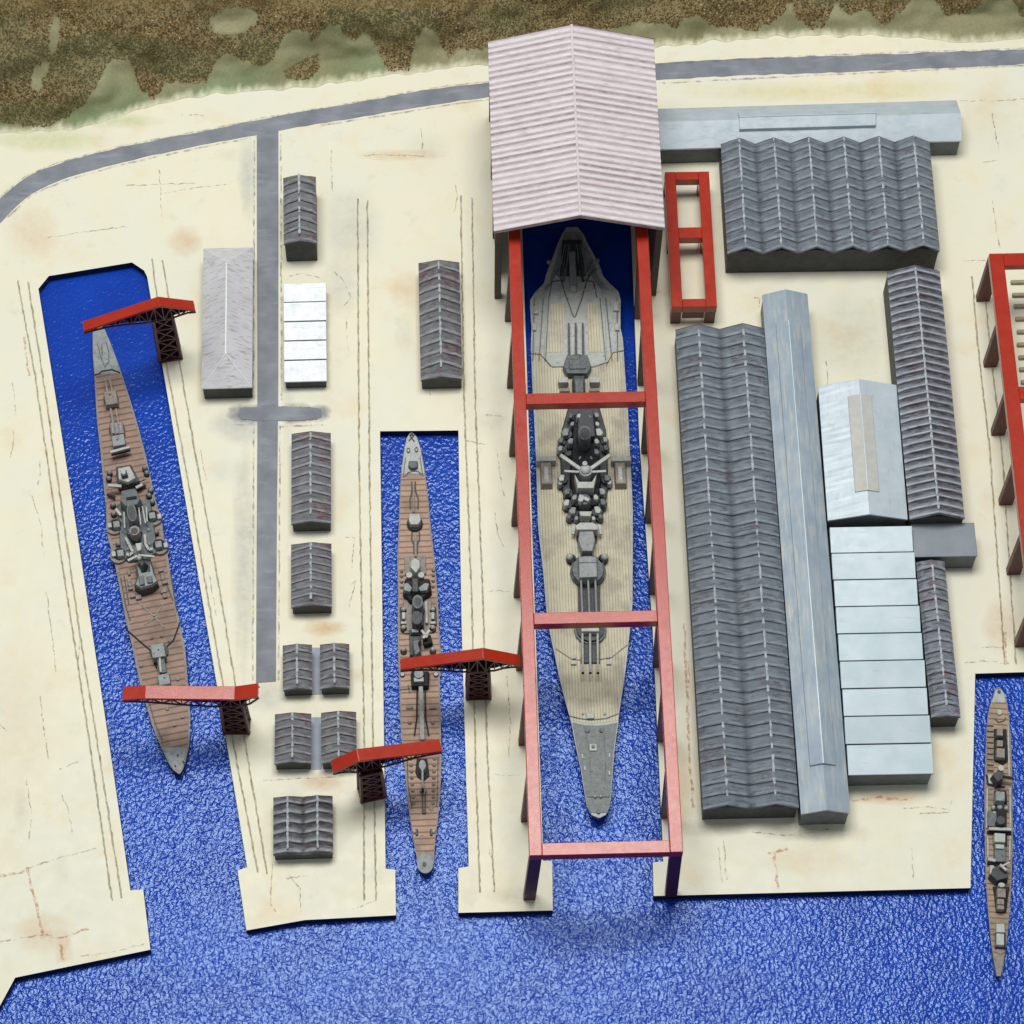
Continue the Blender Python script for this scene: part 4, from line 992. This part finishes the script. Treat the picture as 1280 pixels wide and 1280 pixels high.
for a in ([(122, 430), (126, 445), (130, 456)], [(133, 428), (136, 440), (136, 452), (131, 458)], [(127, 430), (128, 444)]): s.line('anchor_chain', a, 1.3, 'ship_mid')
def boxt(px, py, w_, l_, x1, y1, mat='ship_warm', n_=2, z=.0):
    s.cyl('barbette', px, py+1, w_*.56, 0, .05, 'ship_dark')
    t_ = s.box('turret', px, py, w_, l_, .04, .12, mat, top=.9)
    for k_ in range(n_):
        o_ = (k_-(n_-1)/2)*w_*.36
        s.bar('gun_barrel', (px+o_, py), (x1+o_, y1), 2.2, .1, mat)
boxt(138.5, 497, 17, 19, 134, 471); s.cyl('turret_hatch', 137, 493, 1.4, .12, .125, 'ship_dark')
boxt(146, 535, 18, 17, 141.5, 511, n_=2)
for k_ in (-5, 0, 5): s.bar('blast_bag', (145+k_, 529), (147+k_, 542), 2.6, .14, 'ship_grey')
s.box('turret', 148, 550, 17, 15, .1, .22, 'ship_grey', top=.9); s.cyl('turret_hatch', 146.5, 549.5, 1.3, .22, .225, 'ship_dark')
s.bar('range_finder', (138, 565.5), (162, 559), 3, .2, 'ship_light'); s.bar('range_finder_base', (139, 568), (163, 562), 3.5, .1, 'ship_black')
s.poly('bridge', [(143, 582), (164, 579), (173, 596), (176, 602), (158, 607), (146, 605)], 0, .2, 'ship_dark', .9)
s.poly('bridge_deck', [(147, 585), (162, 582), (170, 597), (160, 603), (148, 599)], .2, .27, 'ship_light', .95); s.poly('bridge_top', [(150, 588), (158, 587), (160, 594), (152, 596)], .27, .34, 'ship_dark', .9); s.cyl('director', 154, 590, 3, .34, .39, 'ship_light')
s.bar('boom', (135, 607), (152, 608), 3.6, .16, 'ship_light'); s.bar('boom', (160, 606), (182, 598), 3, .14, 'ship_warm'); s.bar('boom', (170, 610), (178, 606), 3.4, .12, 'ship_light')
s.bar('boom', (134, 618), (144, 622), 3, .06, 'ship_black'); s.bar('boom', (171, 612), (182, 607), 3, .05, 'ship_black')
s.poly('tower', [(150, 612), (170, 608), (178, 624), (172, 632), (156, 634), (148, 626)], 0, .3, 'ship_mid', .85)
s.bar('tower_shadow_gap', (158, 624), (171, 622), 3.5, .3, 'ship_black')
s.cyl('funnel', 164.5, 640, 6.5, .05, .36, 'ship_mid', sy=2.2, r2=6); s.cyl('funnel_mouth', 164.5, 641, 4.6, .36, .364, 'ship_dark', sy=2.2)
for a, b in (((173, 631), (176, 656)), ((178, 633), (182, 654)), ((155, 640), (156, 660)), ((183, 634), (184, 652))): s.bar('catwalk', a, b, 1.6, .18, 'ship_light')
s.cyl('funnel', 168, 663, 6.5, .05, .28, 'ship_warm'); s.cyl('funnel_mouth', 168, 663.5, 4.2, .28, .284, 'ship_dark')
s.poly('superstructure', [(146, 628), (188, 622), (198, 690), (182, 700), (160, 702), (150, 690)], 0, .06, 'ship_mid', .95)
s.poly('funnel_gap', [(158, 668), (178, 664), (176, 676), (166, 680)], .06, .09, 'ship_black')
for a, b in ((144, 656), (149, 692), (191, 645), (199, 681)):
    s.cyl('sponson', a+(-1 if a < 170 else 1), b+2, 10.5, -.03, .05, 'ship_warm'); s.cyl('gun_ring', a+(0 if a < 170 else 0), b, 8, .05, .065, 'ship_black')
    s.box('gun_house', a+(1.5 if a < 170 else -1), b-1, 9, 9, .06, .14, 'ship_grey', top=.85); s.box('gun_breech', a+(-7 if a < 170 else 8), b, 5, 6, .05, .1, 'ship_light')
for a, b in ((142, 641), (141, 630), (190, 626), (186, 618), (188, 612), (183, 590), (181, 584), (137, 590), (136, 597), (148, 679), (186, 662), (195, 664), (160, 686), (187, 680), (157, 665)):
    s.dome('gun_tub', a, b, 3, .05, .05, 'ship_grey'); s.cyl('gun_mount', a, b+1.5, 3.6, 0, .05, 'ship_black')
for pl in ([(157, 672), (162, 682), (166, 690), (162, 694), (158, 692)], [(181, 668), (182, 680), (186, 687), (191, 686)], [(145, 636), (151, 644)]): s.line('catwalk', pl, 3, 'ship_light', .12)
s.poly('mast_house', [(168, 678), (178, 677), (177, 688), (171, 690)], .0, .3, 'ship_light', .8); s.bar('mast', (173, 694), (193, 696), 2.4, .24, 'ship_light'); s.bar('mast', (160, 701), (172, 695), 3, .2, 'ship_light')
s.poly('aft_bridge', [(168, 706), (175, 698), (188, 696), (193, 715), (198, 728), (190, 735), (176, 739), (167, 732), (171, 722)], 0, .16, 'ship_dark', .95)
s.poly('aft_bridge_deck', [(171, 708), (174, 705), (177, 716), (188, 714), (187, 703), (190, 708), (192, 717), (197, 726), (190, 731), (176, 735), (169, 731), (173, 720)], .16, .23, 'ship_grey', .96)
s.poly('conning_tower', [(169, 701), (184, 699), (178, 712)], .16, .36, 'ship_dark', .5); s.dome('searchlight', 174, 697, 3, .3, .05, 'ship_light')
s.box('deck_house', 177, 725, 6, 11, .23, .27, 'ship_mid'); s.box('deck_house', 187, 724, 7, 8, .23, .26, 'ship_mid')
for a in ((162, 728, 4, 10), (163, 735, 6, 3), (203, 720, 4, 9), (206, 727, 7, 4), (204, 738, 7, 5), (166, 744, 6, 4), (173, 746, 7, 5), (206, 744, 5, 5), (201, 712, 6, 4), (161, 715, 3, 6)): s.box('deck_locker', *a, 0, .05, 'ship_warm')
for a in ([(151, 722), (157, 757), (163, 776)], [(155, 720), (161, 755)], [(213, 715), (221, 764)], [(209, 732), (216, 750)]): s.line('deck_rail', a, 1.3, 'ship_dark')
for a in ([(172, 752), (195, 773), (205, 785)], [(205, 754), (190, 775), (180, 781)]): s.line('aircraft_rail', a, 1.6, 'ship_warm')
s.line('breakwater', [(157, 786), (175, 802), (187, 812), (196, 836)], 1.8, 'ship_black'); s.line('breakwater', [(225, 778), (217, 800), (209, 808), (206, 826)], 1.8, 'ship_black')
for a in ((189.5, 797), (202, 795), (212, 801)): s.dome('ventilator', *a, 2.4, 0, .04, 'ship_warm')
s.cyl('barbette', 199, 814, 11, 0, .05, 'ship_dark'); s.box('turret', 197.5, 813, 17, 17, .05, .18, 'ship_grey', top=.94, rz=.0); s.cyl('turret_hatch', 198, 812, 1.2, .18, .185, 'ship_dark')
s.box('gun_barrel', 202, 831, 9, 19, .04, .13, 'ship_mid'); s.bar('gun_barrel', (199.5, 820), (201, 840), 2.2, .15, 'ship_light')
s.box('turret', 205, 849, 15, 14, .03, .12, 'ship_grey', top=.9); s.cyl('turret_hatch', 205.5, 847, 1.2, .12, .125, 'ship_dark')
for a in ((176, 831), (222, 848), (228, 895), (218, 905), (209, 885)): s.box('deck_locker', *a, 4, 4, 0, .03, 'ship_warm')
s.line('deck_rail', [(186, 877), (196, 910), (203, 925)], 1, 'ship_dark')
for a in ((222, 944), (219, 957), (229, 952), (231, 954)): s.cyl('bollard', *a, 1.2, 0, .02, 'ship_dark')

# --- slim cruiser in the middle dock
L = [(512.5, 541), (508, 548), (504.5, 565), (501, 592), (499.9, 612), (498.7, 647), (497.5, 680), (496.3, 693), (497.5, 740), (497, 787), (497.5, 816.5), (499, 853), (500.5, 906), (503, 940), (505.5, 957), (510, 1007),
     (515, 1040), (519.5, 1065), (521.5, 1075), (524, 1085), (529, 1091)]
R = [(516, 541), (521, 546), (525.6, 559), (530.3, 583), (534.4, 612), (537.4, 647), (541, 680), (542.5, 694), (546.8, 740), (549, 787), (551.2, 814), (549.7, 853), (551, 906), (551.8, 946), (551, 982), (547.7, 1023), (544.4, 1048),
     (543, 1065), (543, 1076), (540, 1086), (534, 1091)]
s = Ship('cruiser', 'slim cruiser with peach plank deck in the narrow middle dock', L, R, .02, 'ship_warm')
s.deck('foredeck', 543, 592, 'ship_light', inset=.93)
s.deck('wood_deck', 594, 1064, 'deck_peach', inset=.92)
s.line('breakwater', [(503, 596), (507, 595), (510, 591), (515, 589), (522, 589), (526, 592), (529, 595)], 1.3, 'ship_mid')
s.line('anchor_chain', [(511, 551), (518, 544), (512, 544), (518, 552)], 1.3, 'ship_dark'); s.dome('bow_crest', 514.5, 542, 2, 0, .03, 'ship_mid')
for a in ((510.5, 563), (520.5, 562)): s.cyl('hawse_pipe', *a, 2.4, 0, .012, 'ship_dark', sy=1.6); s.cyl('hawse_cover', *a, 1.3, .012, .02, 'ship_light', sy=1.5)
s.line('deck_rail', [(507, 572), (504, 594)], 1, 'ship_mid'); s.line('deck_rail', [(525, 571), (528, 592)], 1, 'ship_mid')
s.poly('winch_house', [(510.5, 575), (522.5, 575), (522.5, 583), (519, 585.5), (513, 585.5), (510, 582)], 0, .07, 'ship_mid', .85)
s.line('gun_slot', [(514.5, 602), (515, 614), (512.5, 624), (513, 636)], 1.7, 'ship_dark', .012); s.line('gun_slot', [(519, 602), (519.5, 614), (523, 624), (522.5, 636)], 1.7, 'ship_dark', .012)
s.bar('gun_barrel', (516.7, 604), (517.2, 640), 1.8, .05, 'ship_warm')
s.cyl('barbette', 518.5, 654, 10, 0, .05, 'ship_black'); s.poly('turret', [(511, 641), (525, 641), (527, 650), (523, 656), (513, 656), (510, 650)], .04, .13, 'ship_light', .88)
s.line('gun_slot', [(515, 665), (514.5, 674), (517.5, 681), (517.5, 692)], 1.8, 'ship_dark', .012); s.line('gun_slot', [(524, 665), (524.5, 674), (521.5, 681), (521.5, 692)], 1.8, 'ship_dark', .012)
s.bar('gun_barrel', (519.5, 666), (519.5, 696), 2.6, .07, 'ship_warm')
s.box('deck_house', 519, 706, 26, 22, 0, .05, 'ship_warm'); s.poly('turret', [(513, 700), (518, 696), (525, 700), (526, 709), (520, 718), (512, 709)], .05, .2, 'ship_light', .85)
for x_ in (511.5, 526.5): s.cyl('gun_director', x_, 718.5, 3.8, 0, .2, 'ship_light')
s.poly('bridge', [(505, 722), (538, 722), (540, 738), (528, 750), (512, 752), (503, 740)], 0, .14, 'ship_black', .9)
s.box('bridge_tower', 519, 731, 9, 20, .1, .3, 'ship_dark', top=.8)
s.poly('gun_shield', [(504, 729), (510, 728), (516, 735), (513, 740), (505, 738)], .12, .22, 'ship_grey', .92); s.poly('gun_shield', [(537, 729), (531, 728), (522, 735), (525, 739), (534, 738)], .12, .22, 'ship_grey', .92)
s.cyl('funnel', 522, 752, 8, .03, .34, 'ship_mid', r2=6.5, sy=1.4); s.cyl('funnel_mouth', 522, 752, 4.6, .34, .345, 'ship_dark', sy=1.3)
s.box('boat_deck', 522, 770, 15, 26, 0, .22, 'ship_dark', top=.85); s.cyl('funnel', 521, 772, 6.5, .1, .3, 'ship_dark', sy=1.4)
s.box('deck_house', 522, 770, 34, 40, 0, .04, 'ship_warm'); s.box('gangway', 533, 765, 3, 26, .03, .1, 'ship_light')
for x_ in (504.5, 541):
    for y_, r_ in ((761, 3), (783.5, 3.2), (811, 3.2)): s.dome('gun_tub', x_, y_, r_, .04, .05, 'ship_light'); s.cyl('gun_mount', x_, y_+2.5, r_*1.25, 0, .04, 'ship_black')
    s.bar('boat', (x_, 766), (x_, 774), 3.6, .08, 'ship_light'); s.box('boat_chock', x_, 778, 7, 3, .02, .07, 'ship_light'); s.box('boat_cradle', x_, 770, 9, 22, 0, .03, 'ship_dark')
for y_ in (714, 720, 727, 734): s.dome('ventilator', 502, y_, 2.2, 0, .04, 'ship_warm'); s.dome('ventilator', 541.5, y_-1, 2.2, 0, .04, 'ship_warm')
s.bar('gun_shield', (515, 789), (523, 789), 4, .12, 'ship_light'); s.bar('gun_shield_base', (513, 793), (526, 793), 3, .08, 'ship_black')
s.box('deck_house', 519, 803, 14, 30, 0, .07, 'ship_dark'); s.bar('cross_mast', (527, 788), (534, 797), 3, .2, 'ship_light'); s.bar('cross_mast', (537, 788), (529, 798), 3, .2, 'ship_light'); s.poly('engine_house', [(528, 797), (538, 793), (541, 803), (530, 806)], 0, .12, 'ship_black')
s.poly('mast_house', [(515, 799), (526, 797), (523, 803), (526, 815), (519, 822), (516, 812)], .06, .25, 'ship_mid', .8)
s.poly('aft_house', [(513, 838), (537, 838), (536, 858), (514, 858)], 0, .12, 'ship_black', .9); s.cyl('searchlight', 523.5, 842, 5.5, .1, .2, 'ship_grey'); s.box('deck_house', 523.5, 849, 12, 5, .1, .17, 'ship_light')
for x_ in (503, 545): s.cyl('gun_ring', x_, 843, 3.4, 0, .02, 'ship_dark'); s.cyl('gun_mount', x_, 842.5, 2.3, .02, .05, 'ship_light')
for a in ([(510, 856), (512, 866)], [(500, 862), (513, 861)]): s.line('deck_rail', a, 1.3, 'ship_dark')
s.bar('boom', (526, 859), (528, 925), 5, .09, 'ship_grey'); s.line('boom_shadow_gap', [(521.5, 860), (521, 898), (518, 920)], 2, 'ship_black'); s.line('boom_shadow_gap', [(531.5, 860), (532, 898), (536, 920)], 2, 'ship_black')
for x_ in (512, 541): s.dome('ventilator', x_, 903, 2.6, 0, .04, 'ship_warm'); s.box('deck_locker', x_, 884, 8, 3, 0, .03, 'ship_warm')
for y_ in range(948, 1012, 8):
    s.dome('ventilator', 513.5+(y_-948)*.06, y_, 2.5, 0, .03, 'ship_warm'); s.dome('ventilator', 543-(y_-948)*.03, y_, 2.5, 0, .03, 'ship_warm')
s.line('deck_rail', [(509, 950), (510, 980), (515, 1011)], 1.2, 'ship_dark'); s.line('deck_rail', [(547.5, 948), (547, 980), (546, 1008)], 1.2, 'ship_dark')
s.poly('gun_well', [(521, 948), (534, 948), (537, 970), (530, 976), (522, 972), (519, 965)], 0, .02, 'ship_black'); s.cyl('turret', 528, 956, 5, .02, .12, 'ship_grey', sy=1.6, r2=4); s.tube = None
s.bar('gun_barrel', (528, 962), (528.3, 985), 2.2, .12, 'ship_grey'); s.cyl('muzzle', 528.3, 987, 1.6, .05, .13, 'ship_black')
s.line('gun_slot', [(525, 988), (528, 995), (528.4, 1012)], 1.6, 'ship_dark', .012); s.line('gun_slot', [(533, 988), (531.5, 995), (531.5, 1012)], 1.6, 'ship_dark', .012); s.cyl('turret_hatch', 530, 1014, 2.6, 0, .04, 'ship_dark')
s.cyl('deck_ring', 539, 1009, 3, 0, .015, 'ship_warm', sy=1.4)
for a in ((518, 1039), (542, 1039)): s.dome('bollard', *a, 2.8, 0, .05, 'ship_light'); s.box('bollard_base', a[0]+(3 if a[0] < 530 else -3), a[1]+1, 3, 7, 0, .03, 'ship_dark')
s.cyl('deck_ring', 527, 1046, 2, 0, .015, 'ship_warm', sy=1.4)
s.cyl('stern_cap', 531.5, 1079.5, 9.5, -.03, .008, 'ship_grey', sy=1.25, n=24); s.cyl('stern_badge', 530.5, 1080, 2.6, .012, .02, 'ship_dark')

# --- small destroyer at the right edge
L = [(1246, 859), (1242, 868), (1238, 880), (1235, 892), (1233, 910), (1231.5, 950), (1230.5, 990), (1231, 1050), (1232, 1100), (1235, 1140), (1239, 1180), (1243, 1205), (1246, 1220)]
R = [(1250, 859), (1256, 868), (1259, 880), (1261, 892), (1263.5, 920), (1265, 960), (1265.5, 1000), (1266, 1050), (1264.5, 1100), (1262, 1140), (1258, 1180), (1254, 1205), (1251, 1220)]
s = Ship('destroyer', 'small narrow brown warship afloat beside the quay at the right edge', L, R, .0, 'ship_warm')
s.deck('foredeck', 862, 878, 'ship_light', inset=.9); s.deck('wood_deck', 879, 1195, 'deck_dim', inset=.92); s.deck('stern_deck', 1196, 1216, 'ship_warm', inset=.85)
s.cyl('bow_crest', 1249, 864.5, 2, 0, .02, 'ship_dark'); s.cyl('deck_ring', 1249, 890, 3.4, 0, .03, 'ship_light')
s.line('breakwater', [(1243, 898), (1248, 903), (1255, 901), (1257, 897)], 1.2, 'ship_dark')
s.poly('forward_house', [(1243, 911), (1258, 911), (1260, 950), (1254, 955), (1243, 950)], 0, .04, 'ship_black', 1)
for a in ((1250, 915, 8, 9), (1250, 929, 8, 8), (1251, 941, 11, 12)): s.box('turret', *a, .04, .13, 'ship_warm', top=.9)
s.cyl('gun_director', 1251.5, 960, 3.5, .05, .18, 'ship_light'); s.poly('bridge', [(1239, 968), (1246, 963), (1256, 963), (1255, 974), (1247, 979)], 0, .2, 'ship_dark', .8)
s.bar('yard_arm', (1250, 970), (1266, 973), 2.6, .12, 'ship_black')
s.line('deck_break', [(1233, 968), (1235, 981), (1244, 983), (1256, 984)], 2, 'ship_black'); s.poly('raised_deck', [(1235, 968), (1239, 968), (1248, 981), (1236, 979)], 0, .04, 'ship_light')
s.poly('mid_house', [(1243, 988), (1258, 988), (1259, 1004), (1243, 1004)], 0, .04, 'ship_black', 1); s.box('funnel', 1250.5, 995, 12, 12, .04, .18, 'ship_grey', top=.88)
for a in ((1242, 1009, 3), (1250, 1008, 4), (1258, 1010, 3), (1243, 1016, 3)): s.dome('gun_tub', *a, .02, .06, 'ship_light')
s.cyl('funnel', 1251, 1025, 5, 0, .2, 'ship_dark'); s.box('deck_house', 1240, 1024, 11, 16, 0, .06, 'ship_mid'); s.box('deck_house', 1251, 1023, 14, 26, 0, .05, 'ship_black')
s.bar('torpedo_mount', (1236, 1036), (1264, 1037), 3.4, .1, 'ship_light'); s.bar('torpedo_base', (1234, 1040), (1264, 1041), 3, .04, 'ship_black')
s.box('aft_house', 1250, 1048, 17, 15, 0, .03, 'ship_black'); s.box('funnel', 1250, 1047, 14, 11, .03, .14, 'ship_light', top=.9); s.box('deck_house', 1250, 1066, 13, 20, 0, .09, 'ship_mid'); s.box('deck_house', 1250, 1058, 10, 5, .05, .12, 'ship_light')
s.bar('boom', (1235, 1074), (1244, 1076), 3.4, .08, 'ship_light'); s.bar('boom_base', (1234, 1079), (1247, 1080), 3, .03, 'ship_black')
s.poly('aft_bridge', [(1240, 1084), (1260, 1080), (1262, 1098), (1246, 1102), (1237, 1094)], 0, .16, 'ship_dark', .85); s.box('gun_shield', 1240, 1087, 5, 10, .05, .12, 'ship_light'); s.bar('mast', (1250, 1081), (1258, 1088), 3, .22, 'ship_light'); s.bar('mast', (1252, 1083), (1262, 1078), 2, .2, 'ship_light')
s.cyl('gun_director', 1252, 1106, 4, 0, .12, 'ship_light', sy=.7)
s.poly('aft_turret_well', [(1241, 1108), (1262, 1108), (1260, 1122), (1258, 1140), (1245, 1140), (1243, 1120)], 0, .03, 'ship_black', 1)
for a in ((1252, 1116, 11, 11), (1251, 1127, 9, 7), (1251, 1134, 9, 5)): s.box('turret', *a, .03, .12, 'ship_warm', top=.9)
s.poly('aft_house', [(1245, 1154), (1256, 1154), (1257, 1166), (1245, 1166)], 0, .05, 'ship_light', .9); s.box('turret', 1250.5, 1174, 10, 14, 0, .1, 'ship_light', top=.9); s.box('turret_base', 1250.5, 1176, 12.5, 17, 0, .03, 'ship_black'); s.cyl('deck_ring', 1250, 1188, 4.5, 0, .015, 'ship_warm')
for y_ in range(905, 966, 7): s.box('deck_locker', 1238, y_, 8, 3.5, 0, .035, 'ship_warm')
for a in ([(1260, 905), (1261.5, 970)], [(1262.5, 985), (1263, 1034)], [(1262.5, 1045), (1262, 1075)], [(1234, 985), (1233.5, 1035)], [(1234.5, 1045), (1235, 1072)]): s.line('deck_rail', a, 1.6, 'ship_light', .03)
